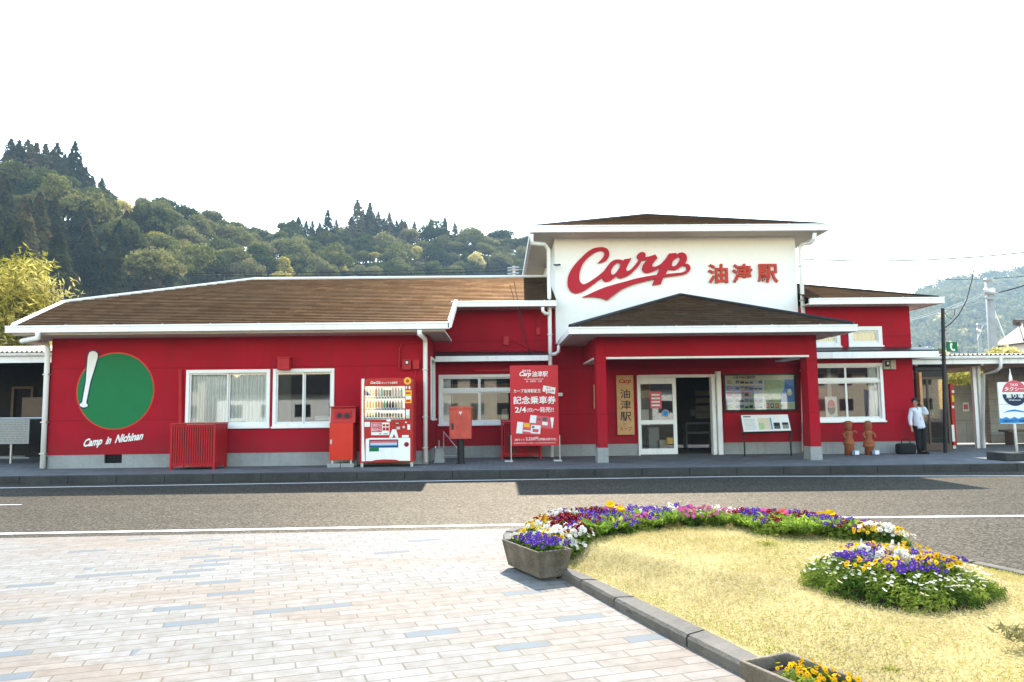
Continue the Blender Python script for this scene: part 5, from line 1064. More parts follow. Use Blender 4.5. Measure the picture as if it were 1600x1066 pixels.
# feet stand at x = 0; the trunk leans to the left (-x) against the wall corner
body = [[('pel', q(-.01, .02, .86), .115 * k), ('bel', q(-.03, .03, 1.0), .105 * k), ('che', q(-.055, .035, 1.18), (.125 * k, .10 * k)), ('sho', q(-.075, .03, 1.30), (.09 * k, .07 * k)), ('nek', q(-.09, .02, 1.37), .048 * k), ('jaw', q(-.10, -.005, 1.43), (.058 * k, .068 * k)), ('hea', q(-.105, 0, 1.51), (.074 * k, .086 * k)), ('top', q(-.105, .01, 1.575), (.05 * k, .06 * k))],
        ['pel', ('hl', q(-.08, .02, .80), .085 * k), ('kl', q(-.075, -.01, .44), .058 * k), ('al', q(-.06, .01, .08), .04 * k), ('fl', q(-.075, -.12, .03), .035 * k)],
        ['pel', ('hr', q(.075, .02, .80), .085 * k), ('kr', q(.07, -.02, .44), .058 * k), ('ar', q(.075, .0, .08), .04 * k), ('fr', q(.09, -.13, .03), .035 * k)],
        ['sho', ('sl', q(-.21, .03, 1.27), .055 * k), ('el', q(-.265, .03, 1.0), .042 * k), ('wl', q(-.27, -.03, .78), .028 * k), ('pl', q(-.268, -.045, .73), (.036 * k, .02 * k)), ('ml', q(-.266, -.055, .69), (.032 * k, .014 * k))],
        ['sho', ('sr', q(.055, .02, 1.28), .055 * k), ('er', q(.20, -.08, 1.13), .042 * k), ('wr', q(.07, -.09, 1.38), .028 * k), ('pr', q(.028, -.075, 1.44), (.034 * k, .022 * k)), ('mr', q(.005, -.06, 1.475), (.028 * k, .018 * k))]]
for i in range(4):
    body.append(['ml', ('fl%da' % i, q(-.285 + .013 * i, -.060, .672 - .006 * (i in (1, 2))), .0085), ('fl%db' % i, q(-.284 + .013 * i, -.072, .640 - .008 * (i in (1, 2))), .0075)])
    body.append(['mr', ('fr%da' % i, q(-.008 - .002 * i, -.072 + .012 * i, 1.49 - .013 * i), .0085), ('fr%db' % i, q(-.025, -.055 + .012 * i, 1.50 - .014 * i), .0075)])
body.append(['pl', ('tl', q(-.25, -.075, .70), .010), ('tl2', q(-.252, -.085, .675), .008)]); body.append(['pr', ('tr', q(.012, -.04, 1.44), .010), ('tr2', q(-.012, -.03, 1.435), .008)])
skinned('body', 'skin', body, PE)
jk = [[('a0', q(.0, .02, .70), (.21 * k, .16 * k)), ('a', q(-.01, .02, .80), (.205 * k, .155 * k)), ('b', q(-.035, .03, .98), (.18 * k, .14 * k)), ('c', q(-.055, .035, 1.17), (.165 * k, .125 * k)), ('d', q(-.075, .03, 1.29), (.10 * k, .085 * k)), ('n', q(-.088, .022, 1.345), (.062 * k, .062 * k))],
      ['d', ('sl', q(-.205, .03, 1.265), .072 * k), ('el', q(-.265, .03, 1.0), .066 * k), ('wl', q(-.268, -.02, .79), .048 * k)],
      ['d', ('sr', q(.05, .02, 1.275), .075 * k), ('er', q(.20, -.085, 1.14), .072 * k), ('wr', q(.075, -.09, 1.355), .05 * k)]]
skinned('jacket', 'jacket', jk, PE)
m = MB(); m.tube([q(-.09, -.05, 1.35), q(-.062, -.100, 1.2), q(-.04, -.128, 1.0), q(-.018, -.150, .80), q(-.012, -.148, .72)], .009 * k, 6); m.build('zip', 'trouser', PE)
skinned('trousers', 'trouser', [[('p', q(-.01, .02, .80), (.12 * k, .10 * k)), ('l', q(-.08, .02, .74), .10 * k), ('kl', q(-.075, -.01, .44), .082 * k), ('al', q(-.062, .005, .06), .072 * k)], ['p', ('r', q(.075, .02, .74), .10 * k), ('kr', q(.072, -.02, .44), .082 * k), ('ar', q(.075, -.002, .06), .072 * k)]], PE)
for s_, fx in ((-1, -.07), (1, .085)):
    MB().lathe((0, 0, 0), [(.01, 0)], 4); m = MB(); c = q(fx, -.07, 0)
    vs = []; 
    for j, (yy, ww, hh) in enumerate(((.11, .035, .07), (.03, .045, .09), (-.06, .048, .06), (-.12, .032, .04))):
        for a in range(8): th = math.pi * a / 7; vs.append((c[0] + ww * math.cos(th), c[1] + yy, GZ + .002 + hh * math.sin(th)))
    m.add(vs, [(j * 8 + a, j * 8 + a + 1, j * 8 + a + 9, j * 8 + a + 8) for j in range(3) for a in range(7)] + [tuple(range(8)), tuple(reversed(range(24, 32)))]); m.build('shoe', 'black', PE, smooth=True)
hd = q(-.105, .012, 1.52); m = MB(); vs = []; fs = []; nu, nv = 18, 12
for j in range(nv + 1):
    ph_ = math.pi * j / nv
    for i in range(nu):
        th = 2 * math.pi * i / nu; d_ = Vector((math.sin(ph_) * math.cos(th), math.sin(ph_) * math.sin(th), math.cos(ph_))); rr_ = 1 + .05 * noise.noise(d_ * 4)
        e1 = min(1, max(0, (-d_.y - .1) / .4)); e2 = min(1, max(0, (.62 - d_.z) / .4)); rr_ *= 1 - .24 * e1 * e2     # hair leaves the face free
        if d_.z < -.6: rr_ *= .85
        vs.append((hd[0] + .090 * k * d_.x * rr_, hd[1] + .100 * k * d_.y * rr_, hd[2] + .01 + .098 * k * d_.z * rr_))
for j in range(nv):
    for i in range(nu): fs.append((j * nu + i, (j + 1) * nu + i, (j + 1) * nu + (i + 1) % nu, j * nu + (i + 1) % nu))
m.add(vs, fs); m.build('hair', 'hair', PE, smooth=True)
m = MB(); m.lathe(q(-.105, -.093, 1.455), [(.004, -.012 * k), (.014, 0), (.006, .03 * k)], 8); m.build('nose', 'skin', PE, smooth=True)
for dx in (-.03, .03): m = MB(); c = q(-.105 + dx, -.089, 1.492); m.box(c[0] - .011, c[0] + .011, c[1] - .006, c[1] + .01, c[2] - .005, c[2] + .005); m.build('eye', 'ink', PE)
m = MB(); c = q(-.105, -.082, 1.425); m.box(c[0] - .018, c[0] + .018, c[1] - .004, c[1] + .01, c[2] - .004, c[2] + .004); m.build('mouth', 'pink', PE)
pho = MB(); c = q(-.012, -.05, 1.475); pho.box(c[0] - .006, c[0] + .006, c[1] - .035, c[1] + .03, c[2] - .07, c[2] + .06); tag(pho.build('mobile_phone', 'black', bevel=.004), 'dark mobile phone held to the ear of the person by the wall corner', 'phone')
BG = thing('bag', (at(1418.5, 708, 19.95).x, 19.95, GZ), 'black soft carry bag on the pavement at the feet of the person', 'bag'); x0, x1, z0, z1 = rect(1405, 692, 1433, 708, 19.85); m = MB(); z0 = GZ
m.box(x0, x1, 19.85, 20.1, z0, z1 - .02); m.build('body', 'trouser', BG, bevel=.06); m = MB(); xm = (x0 + x1) / 2; m.tube([(xm - .12, 19.95, z1 - .04), (xm - .1, 19.95, z1 + .07), (xm, 19.95, z1 + .1), (xm + .1, 19.95, z1 + .07), (xm + .12, 19.95, z1 - .04)], .014, 8); m.build('handle', 'trouser', BG, smooth=True)
m = MB(); m.box(x0 + .06, x1 - .06, 19.835, 19.849, z0 + .05, z0 + .18); m.build('pocket', 'trouser', BG)
# ------------------------------------------------------------------ vegetation helpers
def np_obj(name, parts, mats, parent=None, link=True):
    """parts: list of (verts (n,4,3), material index) quads"""
    V = np.concatenate([p[0].reshape(-1, 3) for p in parts]); n = len(V) // 4
    if parent is not None: V = V - np.array(wloc(parent))
    me = bpy.data.meshes.new(name); me.vertices.add(len(V)); me.vertices.foreach_set('co', V.astype(np.float32).ravel())
    me.loops.add(4 * n); me.loops.foreach_set('vertex_index', np.arange(4 * n, dtype=np.int32)); me.polygons.add(n)
    me.polygons.foreach_set('loop_start', np.arange(0, 4 * n, 4, dtype=np.int32))
    for q in mats: me.materials.append(M[q] if isinstance(q, str) else q)
    me.polygons.foreach_set('material_index', np.concatenate([np.full(len(p[0]), p[1], np.int32) for p in parts]))
    me.update(calc_edges=True); me.validate(); o = bpy.data.objects.new(name, me)
    if link: COL.objects.link(o)
    if parent is not None: o.parent = parent
    return o
def unit(v): return v / np.maximum(np.linalg.norm(v, axis=1, keepdims=True), 1e-6)
def cards(c, nrm, L_, W_, dirv=None):
    n = len(c); r_ = rng.normal(size=(n, 3)) if dirv is None else dirv; nrm = unit(nrm)
    t = unit(r_ - (r_ * nrm).sum(1, keepdims=True) * nrm); b = np.cross(nrm, t)
    L_ = np.broadcast_to(np.asarray(L_, float), (n,))[:, None]; W_ = np.broadcast_to(np.asarray(W_, float), (n,))[:, None]
    return np.stack([c - t * L_ * .5, c + b * W_ * .5 - t * L_ * .05, c + t * L_ * .5, c - b * W_ * .5 - t * L_ * .05], 1)
def rnd_dir(n):
    return unit(rng.normal(size=(n, 3)))
M['lf_dark'] = leaf('dark evergreen leaf', (.018, .034, .010), (.072, .09, .022), .38, .25, c3=(.17, .165, .05))
M['lf_mid'] = leaf('broad evergreen leaf', (.032, .048, .013), (.105, .115, .032), .42, .25, c3=(.21, .195, .07))
M['lf_olive'] = leaf('olive leaf', (.05, .06, .018), (.13, .13, .04), .4, .25, c3=(.21, .19, .08))
M['lf_conif'] = leaf('conifer needle', (.016, .025, .010), (.055, .055, .021), .28, .3, c3=(.12, .095, .04))
M['lf_yel'] = leaf('yellow bamboo leaf', (.22, .20, .03), (.42, .36, .08), .5, .5, c3=(.60, .52, .22))
M['bark'] = pm('brown bark', (.07, .05, .035), .9, .3, 4)
def lobes_crown(n, R_, H, nl, leafsz, squash=.8, seed=0):
    rs = np.random.default_rng(seed); out_c = []; out_n = []
    cs = []
    for i in range(nl):
        d = rs.normal(size=3); d /= np.linalg.norm(d); d[2] = abs(d[2]) * .9 - .15
        cs.append((d * np.array([R_ * .62, R_ * .62, H * .42]) * rs.uniform(.55, 1.1), rs.uniform(.22, .46) * R_))
    w_ = np.array([c[1] ** 2 for c in cs]); w_ /= w_.sum(); pick = rs.choice(nl, n, p=w_)
    d = unit(rs.normal(size=(n, 3))); d[:, 2] = np.where(d[:, 2] < -.3, -d[:, 2] * .6, d[:, 2])
    cc = np.array([cs[i][0] for i in pick]); rr = np.array([cs[i][1] for i in pick])[:, None]
    sh = rs.uniform(.72, 1.08, (n, 1)); p_ = cc + d * rr * sh * np.array([1, 1, squash]); p_[:, 2] += H * .5
    return p_, unit(d + rs.normal(size=(n, 3)) * .55), leafsz * rs.uniform(.6, 1.3, n)
def cards_rs(c, nrm, L_, W_, seed):
    global rng; keep = rng; rng = np.random.default_rng(seed); q = cards(c, nrm, L_, W_); rng = keep; return q
def tube_quads(pts, rs_, seg=6):
    mb = MB().tube(pts, rs_, seg, cap=False); v = np.array(mb.v); return np.array([v[list(f)] for f in mb.f])
tree_src = {}
def broad(kind, mat, seed, R_=5.6, H=10.5, n=4200, nl=19, ls=.62):
    c, nr, sz = lobes_crown(n, R_, H, nl, ls, .8, seed); c[:, 2] += 3.0
    tr = tube_quads([(0, 0, -2), (.1, 0, 2.5), (.2, .1, 6)], [.32, .26, .12])
    br = [tube_quads([(.1, 0, 2.5 + i * .6), (math.cos(i * 2.1) * R_ * .5, math.sin(i * 2.1) * R_ * .5, 5.2 + i * .5)], [.14, .05], 5) for i in range(4)]
    return np_obj('tree', [(cards_rs(c, nr, sz, sz * .7, seed), 0), (np.concatenate([tr] + br), 1)], [mat, 'bark'], link=False).data
def conif(seed, mat='lf_conif', H=15, R_=2.6, n=1500, bare=.18, ls=.75):
    rs = np.random.default_rng(seed); t = rs.uniform(0, 1, n) ** .75; z = H * (bare + (1 - bare) * (1 - t * 1.0)); z = H * bare + (H * (1 - bare)) * (1 - t)
    lay = np.sin(z * 2.2 + rs.uniform(0, 6)) * .18 + 1; rad = R_ * (t ** .8) * lay * (1 - .35 * (t > .85) * (t - .85) / .15); a = rs.uniform(0, 2 * math.pi, n)
    lob = 1 + .28 * np.sin(a * 3 + z * .7 + seed) * np.sin(z * 1.1); u = rs.uniform(.55, 1.05, n) * lob
    c = np.stack([np.cos(a) * rad * u, np.sin(a) * rad * u, z - rad * u * .35], 1); nr = np.stack([np.cos(a), np.sin(a), np.full(n, .9)], 1) + rs.normal(size=(n, 3)) * .5
    sz = ls * rs.uniform(.6, 1.3, n)
    return np_obj('tree', [(cards_rs(c, nr, sz * 1.2, sz * .55, seed), 0), (tube_quads([(0, 0, -2), (0, 0, H * .5), (0, 0, H)], [.28, .2, .03]), 1)], [mat, 'bark'], link=False).data
tree_src['dark'] = [broad('d', 'lf_dark', s_) for s_ in (1, 2, 3)]
tree_src['mid'] = [broad('m', 'lf_mid', s_, 6.0, 9.5, 4400, 21) for s_ in (4, 5, 6)]
tree_src['olive'] = [broad('o', 'lf_olive', s_, 5.6, 10, 3400, 17) for s_ in (7, 8)]
tree_src['yellow'] = [broad('y', 'lf_yel', s_, 4.0, 10.0, 1500, 11, .6) for s_ in (9, 10)]
tree_src['conifer'] = [conif(s_, R_=3.9, n=3200, ls=.75) for s_ in (11, 12, 13)]
tree_src['sky'] = [conif(14, R_=3.6, bare=.25, n=1300), conif(15, R_=3.2, bare=.33, n=1100), conif(16, R_=4.0, bare=.2, n=1500)]
tree_src['sparse'] = [broad('s', 'lf_olive', 20, 4.2, 9, 420, 9, .5)]
# ------------------------------------------------------------------ hills
prof = [(-700, 190), (-400, 210), (-150, 245), (0, 268), (50, 278), (100, 288), (150, 302), (200, 308), (250, 312), (300, 335), (340, 348), (400, 356), (450, 361), (520, 366), (600, 364), (700, 364), (740, 371), (790, 362), (860, 368), (960, 372), (1050, 400), (1150, 470), (1250, 560), (1400, 630)]
def sky_y(px): return float(np.interp(px, [a for a, _ in prof], [b for _, b in prof]))
def hillD(px): return float(np.interp(px, [-700, 0, 400, 850, 1400], [180, 200, 265, 350, 400]))
TH = 11.5
def hill_pt(px, t):             # t 0 foot .. 1 ridge, then falls away behind
    d = hillD(px); q = at(px, sky_y(px), d); ridge = q.z - TH; foot_d = d - 125
    Y = foot_d + (d - foot_d) * t; X = at(px, 600, Y).x
    z = ridge * (t ** .85 if t <= 1 else max(0, 1 - (t - 1) * 1.5))
    z += (2.2 * noise.noise((X * .03, Y * .03, 2)) + 1.2 * noise.noise((X * .09, Y * .09, 5))) * min(1, t * 3) if t <= 1.001 else 0
    return Vector((X, Y, max(z, -1)))
M['hillm'] = leaf('forest floor', (.02, .03, .012), (.04, .05, .02), 0, .08)
cols_ = list(range(-700, 1401, 30)); ts = [0, .08, .2, .32, .45, .58, .7, .82, .92, 1.0, 1.15, 1.4, 1.7]
hm = MB(); hm.add([hill_pt(c_, t_) for c_ in cols_ for t_ in ts], [(i * len(ts) + j, (i + 1) * len(ts) + j, (i + 1) * len(ts) + j + 1, i * len(ts) + j + 1) for i in range(len(cols_) - 1) for j in range(len(ts) - 1)])
tag(hm.build('hill', 'hillm', smooth=True), kind='structure')
tr = random.Random(21)
LBL = dict(dark=('broadleaf_tree', 'dark green round-crowned tree on the wooded hillside behind the brown roof', 'dark round trees on the hillside'),
           mid=('broadleaf_tree', 'mid green billowing tree on the wooded hillside behind the brown roof', 'mid green trees on the hillside'),
           olive=('broadleaf_tree', 'olive green loose-crowned tree on the wooded hillside behind the brown roof', 'olive trees on the hillside'),
           yellow=('bamboo_clump', 'yellow green bamboo clump glowing among the dark trees on the hillside', 'yellow clumps on the hillside'),
           conifer=('conifer_tree', 'dark brownish green conifer packed on the lower left hillside', 'dark conifers on the hillside'),
           sky=('conifer_tree', 'tall pointed conifer standing out against the sky on the hill ridge', 'pointed conifers on the ridge'),
           sparse=('broadleaf_tree', 'thin see-through tree standing against the sky on the ridge', 'thin trees on the ridge'))
def plant(kind, p, s_, rz=None, tilt=.04):
    nm, lb, gp = LBL[kind]; o = bpy.data.objects.new(nm, tr.choice(tree_src[kind])); COL.objects.link(o); o.location = p
    o.rotation_euler = (tr.uniform(-tilt, tilt), tr.uniform(-tilt, tilt), tr.uniform(0, 6.28) if rz is None else rz); s2 = s_ * tr.uniform(.9, 1.1); o.scale = (s_, s_, s2)
    tag(o, lb, 'tree', gp)
ntree = 0; placed = []
tries = 0
while ntree < 236 and tries < 6000:
    tries += 1
    px = tr.uniform(-60, 870); t = tr.uniform(.12, 1.0) ** .8; p = hill_pt(px, t)
    py = None
    scr = CM.transposed() @ (p + Vector((0, 0, 6 - CAM_Z))); sx, sy = 800 - FPX * scr.x / scr.z, 533 + FPX * scr.y / scr.z
    if sy > 450 + max(0, (120 - sx)) * .5: continue
    gap = 4.6 + 2.0 * t
    if any((p.x - q.x) ** 2 + ((p.y - q.y) * .8) ** 2 < gap * gap for q in placed): continue
    left = sx < 260 and sy > 330 + sx * .25
    if left and tr.random() < .85: kd = 'conifer'
    else: kd = tr.choices(('dark', 'mid', 'olive', 'yellow'), (.34, .38, .24, .055))[0]
    plant(kd, p, tr.uniform(.8, 1.25) if kd != 'conifer' else tr.uniform(.7, 1.0)); placed.append(p); ntree += 1
for px, ph_ in ((-8, 1.2), (2, 1.3), (10, 1.35), (18, 1.22), (25, 1.3), (33, 1.25), (41, 1.3), (49, 1.2), (56, 1.28), (64, 1.22), (72, 1.3), (80, 1.2), (88, 1.25), (96, 1.3), (104, 1.38), (112, 1.1), (120, 1.2), (132, 1.05), (146, .95), (446, .9), (454, .95), (464, 1.0), (474, .85), (484, .9), (497, .85), (510, 1.1), (524, .95), (533, .9), (540, .9), (549, 1.1), (556, 1.35), (561, 1.15), (572, 1.2), (583, 1.2), (606, 1.1), (620, 1.05), (633, 1.0), (648, .9), (566, 1.2), (577, 1.3), (590, 1.15), (600, 1.15), (612, 1.0), (627, 1.1), (640, .8), (655, .75), (664, .8), (673, .95), (684, .9), (696, .95), (712, .9)):
    p = hill_pt(px, .985); plant('sky', p + Vector((0, 0, -1)), ph_ * (1.08 if px < 300 else 1.22), tilt=.02)
for i, px in enumerate((700, 722, 738, 752, 766, 780, 795, 810, 826, 842)): plant(('dark', 'mid', 'olive')[i % 3], hill_pt(px, .86 + .06 * (i % 2)), .95)
for px in (242, 262, 185): plant('sparse', hill_pt(px, .98), 1.0)
for px in (230, 243, 395): plant('yellow', hill_pt(px, .5 if px < 300 else .22), .9)
print('hill trees', ntree)
# far wooded hill on the right: one mass of trees
prof2 = [(1180, 640), (1300, 560), (1380, 500), (1425, 474), (1440, 458), (1460, 444), (1490, 436), (1520, 428), (1560, 424), (1600, 418), (1700, 405), (1850, 400), (2050, 420)]
def far_pt(px, t):
    q = at(px, float(np.interp(px, [a for a, _ in prof2], [b for _, b in prof2])), 1000); Y = 560 + 440 * t; X = at(px, 600, Y).x
    z = (q.z - 10) * (t ** .8 if t <= 1 else 1 - (t - 1)) + (13 * noise.noise((X * .007, Y * .007, 3)) if 0.05 < t < .95 else 0); return Vector((X, Y, max(z, -1)))
cols_ = list(range(1180, 2051, 30)); ts = [0, .1, .25, .4, .55, .7, .85, .95, 1, 1.3]
hm = MB(); hm.add([far_pt(c_, t_) for c_ in cols_ for t_ in ts], [(i * len(ts) + j, (i + 1) * len(ts) + j, (i + 1) * len(ts) + j + 1, i * len(ts) + j + 1) for i in range(len(cols_) - 1) for j in range(len(ts) - 1)])
tag(hm.build('hill', 'hillm', smooth=True), kind='structure')
C_, N_, S_, I_ = [], [], [], []
for i in range(2300):
    px = tr.uniform(1300, 2040); t = tr.uniform(.02, 1) ** .8; p = far_pt(px, t); r_ = tr.uniform(4.5, 9); n = 75
    d = rnd_dir(n); d[:, 2] = np.abs(d[:, 2]) * 1.1 - .1; C_.append(np.array(p) + d * r_ * rng.uniform(.75, 1.1, (n, 1)) * np.array([1, 1, 1.15]) + np.array([0, 0, r_ * .5])); N_.append(d + rng.normal(size=(n, 3)) * .4); S_.append(np.full(n, tr.uniform(2.6, 3.8)))
    I_.append(tr.choices((0, 1, 2, 3), (.4, .3, .25, .05))[0])
tag(np_obj('forest', [(cards(c, n_, s_, s_ * .8), i) for c, n_, s_, i in zip(C_, N_, S_, I_)], ['lf_dark', 'lf_mid', 'lf_olive', 'lf_yel']), 'far hazy woods covering the hill at the right', 'woods', kind='stuff')
C_, N_, S_, I_ = [], [], [], []          # woods on the parts of the near hill that lie outside the photo
for i in range(900):
    px = tr.uniform(-690, -70) if i % 3 else tr.uniform(880, 1380); t = tr.uniform(.05, 1); p = hill_pt(px, t); r_ = tr.uniform(3, 5); n = 90
    d = rnd_dir(n); d[:, 2] = np.abs(d[:, 2]) * 1.1 - .1; C_.append(np.array(p) + d * r_ * rng.uniform(.75, 1.1, (n, 1)) + np.array([0, 0, r_ * .6])); N_.append(d + rng.normal(size=(n, 3)) * .4); S_.append(np.full(n, 1.3)); I_.append(tr.choice((0, 1, 2)))
tag(np_obj('forest', [(cards(c, n_, s_, s_ * .8), i) for c, n_, s_, i in zip(C_, N_, S_, I_)], ['lf_dark', 'lf_mid', 'lf_olive']), 'woods at both ends of the near hill, running out of the view', 'woods', kind='stuff')
# bamboo behind the shed on the left, bushes on the right
def bamboo(px, Y, ztop, n, seed, label, Rr=1.5):
    ztop *= 1.13
    b = at(px, 600, Y).x; t_ = thing('bamboo_clump', (b, Y, 0), label, 'bamboo', 'yellow bamboo behind the left shed'); rs = random.Random(seed); st = []; C_ = []; D_ = []
    for i in range(n):
        a = rs.uniform(0, 6.28); d = Vector((math.cos(a), math.sin(a) * .7, 0)); h = ztop * rs.uniform(.75, 1.0); base = Vector((b, Y, 0)) + d * rs.uniform(.1, .7); lean = rs.uniform(.5, 1.0) * Rr
        pts = [base + d * (lean * (u_ ** 2.2)) + Vector((0, 0, h * (u_ - .12 * u_ ** 4))) for u_ in (0, .2, .4, .55, .7, .8, .9, 1.0)]
        st.append(tube_quads(pts, [.05, .05, .045, .04, .03, .022, .014, .005], 5))
        for j in range(150):
            u_ = rs.uniform(.3, 1.0); k_ = u_ * 7; f = min(int((0, .2, .4, .55, .7, .8, .9, 1.0).index(max(v for v in (0, .2, .4, .55, .7, .8, .9) if v <= u_))), 6); pp = lerp(pts[f], pts[f + 1], rs.random())
            br = Vector((rs.gauss(0, 1), rs.gauss(0, 1), rs.gauss(-.15, .35))).normalized() * rs.uniform(.15, .85)
            for q_ in range(4): C_.append(pp + br + Vector((rs.gauss(0, .12), rs.gauss(0, .12), rs.gauss(-.05, .1)))); D_.append((br.x + rs.gauss(0, .3), br.y + rs.gauss(0, .3), -.35 + rs.gauss(0, .3)))
    np_obj('stems', [(np.concatenate(st), 0)], ['lf_olive'], t_); C_ = np.array([tuple(c) for c in C_]); np_obj('leaves', [(cards(C_, rng.normal(size=(len(C_), 3)) + np.array([0, -.4, .5]), .30, .065, np.array(D_)), 0)], ['lf_yel'], t_)
bamboo(0, 31, at(12, 392, 31).z, 15, 1, 'tall yellow bamboo clump at the left edge behind the aerial mast', 1.05); bamboo(28, 32, at(60, 406, 32).z, 13, 2, 'yellow bamboo clump arching right beside the roof hip', 1.1); bamboo(-30, 30, at(-20, 400, 30).z, 10, 3, 'yellow bamboo clump cut by the left edge of the view', 1.6)
def bush(name, px, py0, py1, Y, Rr, mat, label, seed, n=900, ls=.2, cat='tree'):
    z1 = at(px, py0, Y).z; z0 = max(0, at(px, py1, Y).z); x = at(px, (py0 + py1) / 2, Y).x; t_ = thing(name, (x, Y, 0), label, cat); c, nr, sz = lobes_crown(n, Rr, (z1 - z0) * .75, 10, ls, .8, seed)
    c = c + np.array([x, Y, z0 + .1]); np_obj('crown', [(cards(c, nr, sz, sz * .6), 0)], [mat], t_); np_obj('trunk', [(tube_quads([(x, Y, -.1), (x, Y, z0 + .6), (x + .1, Y, (z0 + z1) / 2)], [.14, .1, .05]), 0)], ['bark'], t_)
bush('small_tree', 1582, 528, 590, 36, 1.5, 'lf_yel', 'small yellow green tree behind the shelter roof at the right edge', 31, 1100, .28)
bush('small_tree', 1510, 570, 625, 33, 1.6, 'lf_yel', 'small yellow tree seen through the gap under the shelter', 32, 1000, .25)
bush('garden_tree', 1438, 529, 600, 70, 3.6, 'lf_dark', 'dark rounded tree top just above the shelter roof beside the red wall', 33, 1200, .5)

# ------------------------------------------------------------------ garden island
outer = [(786, 846), (800, 868), (840, 889), (893, 913), (1000, 973), (1150, 1053)]
near = [atz(a, b, 0) for a, b in outer]; dn = (near[-1] - near[-2]).normalized(); near += [near[-1] + dn * 1.2, near[-1] + dn * 3.2]
far = [atz(a, b, 0) for a, b in ((1600, 906), (1500, 884), (1424, 866), (1340, 848), (1240, 836), (1130, 829), (1000, 826), (900, 827), (830, 831), (797, 837))]; df_ = (far[0] - far[1]).normalized()
far = [far[0] + df_ * 3.5 + Vector((1.2, 0, 0)), far[0] + df_ * 1.6] + far
poly = near + [Vector((4.2, .6, 0)), Vector((6.2, 1.2, 0))] + far
def catmull(P_, n=6):
    out = []
    for i in range(len(P_)):
        a, b, c, d = P_[i - 1], P_[i], P_[(i + 1) % len(P_)], P_[(i + 2) % len(P_)]
        for j in range(n): t = j / n; out.append(.5 * ((2 * b) + (c - a) * t + (2 * a - 5 * b + 4 * c - d) * t * t + (3 * b - a - 3 * c + d) * t ** 3))
    return out
bd = catmull(poly); cen = Vector((2.3, 5.2, 0))
ang = np.array([math.atan2(p.y - cen.y, p.x - cen.x) for p in bd]); rad = np.array([math.hypot(p.x - cen.x, p.y - cen.y) for p in bd]); o_ = np.argsort(ang); ang, rad = ang[o_], rad[o_]
ap_ = np.concatenate([ang - 2 * math.pi, ang, ang + 2 * math.pi]); rp_ = np.concatenate([rad] * 3)
def rb(a): return np.interp(a, ap_, rp_)
KW = .15
def lawn_z(x, y):
    x = np.asarray(x, float); y = np.asarray(y, float); a = np.arctan2(y - cen.y, x - cen.x); e = rb(a) - np.hypot(x - cen.x, y - cen.y)
    s_ = np.clip((e - .1) / 1.1, 0, 1); return .075 + .17 * (s_ * s_ * (3 - 2 * s_)) + .012 * np.sin(x * 3.1 + 1) * np.sin(y * 2.7)
# kerb of the island
na = 420; K = MB(); vs = []; acc = 0; joints = set(); lastq = None
for i in range(na):
    a = 2 * math.pi * i / na - math.pi; q_ = cen + Vector((math.cos(a), math.sin(a), 0)) * float(rb(a)); acc += 0 if lastq is None else (q_ - lastq).length; lastq = q_
    if acc > .6: joints.add(i); acc = 0
for i in range(na):
    a = 2 * math.pi * i / na - math.pi; r_ = float(rb(a)); d = Vector((math.cos(a), math.sin(a), 0))
    for rr_, zz in ((r_, -.02), (r_, .055), (r_ - .015, .075), (r_ - KW + .01, .085), (r_ - KW, .08), (r_ - KW, -.02)): q_ = cen + d * rr_; vs.append((q_.x, q_.y, zz))
K.add(vs, [(6 * i + j, 6 * ((i + 1) % na) + j, 6 * ((i + 1) % na) + j + 1, 6 * i + j + 1) for i in range(na) for j in range(5) if i not in joints] + [tuple(6 * (i + o_) % (6 * na) + j for j in range(6)) for i in joints for o_ in (0, 1)]); kb = K.build('kerb', 'kerb', smooth=False); tag(kb, kind='structure')
M['lawnm'] = pm('dry lawn thatch', (.34, .265, .11), .95, .25, 2.2, .8, 90); M['dry'] = leaf('dry straw grass', (.31, .23, .08), (.43, .345, .14), .35, 1.1, .8, c3=(.50, .42, .22)); M['fresh'] = leaf('fresh grass', (.17, .19, .025), (.29, .29, .05), .5, 2, .7)
lm = MB(); nr_ = 26; vs = []
for j in range(nr_):
    f = 1 - j / nr_
    for i in range(na): a = 2 * math.pi * i / na - math.pi; r_ = (float(rb(a)) - KW + .02) * f; x, y = cen.x + math.cos(a) * r_, cen.y + math.sin(a) * r_; vs.append((x, y, float(lawn_z(x, y)) - .01))
vs.append((cen.x, cen.y, float(lawn_z(cen.x, cen.y)) - .01))
lm.add(vs, [(j * na + i, j * na + (i + 1) % na, (j + 1) * na + (i + 1) % na, (j + 1) * na + i) for j in range(nr_ - 1) for i in range(na)] + [((nr_ - 1) * na + i, (nr_ - 1) * na + (i + 1) % na, nr_ * na) for i in range(na)])
tag(lm.build('lawn', 'lawnm', smooth=True), kind='structure')
def inside(x, y, m_=.17): return np.hypot(x - cen.x, y - cen.y) < rb(np.arctan2(y - cen.y, x - cen.x)) - m_
N = 260000; x = rng.uniform(-.6, 6.0, N); y = rng.uniform(2.6, 8.8, N); dens = np.clip(1.35 - (y - 3.2) * .06, .3, 1); ok = inside(x, y) & (rng.uniform(size=N) < dens); x, y = x[ok], y[ok]; z = lawn_z(x, y)
n = len(x); patch = np.array([noise.noise((a * 1.1, b * 1.1, 9)) + .5 * noise.noise((a * 4, b * 4, 3)) for a, b in zip(x, y)]); edge_ = rb(np.arctan2(y - cen.y, x - cen.x)) - np.hypot(x - cen.x, y - cen.y)
gr = (rng.uniform(size=n) < np.clip(.12 + .45 * patch + .30 * (edge_ < .35), .04, .65)); keep = rng.uniform(size=n) < np.clip(.95 + .6 * patch, .4, 1); x, y, z, gr = x[keep], y[keep], z[keep], gr[keep]; n = len(x)
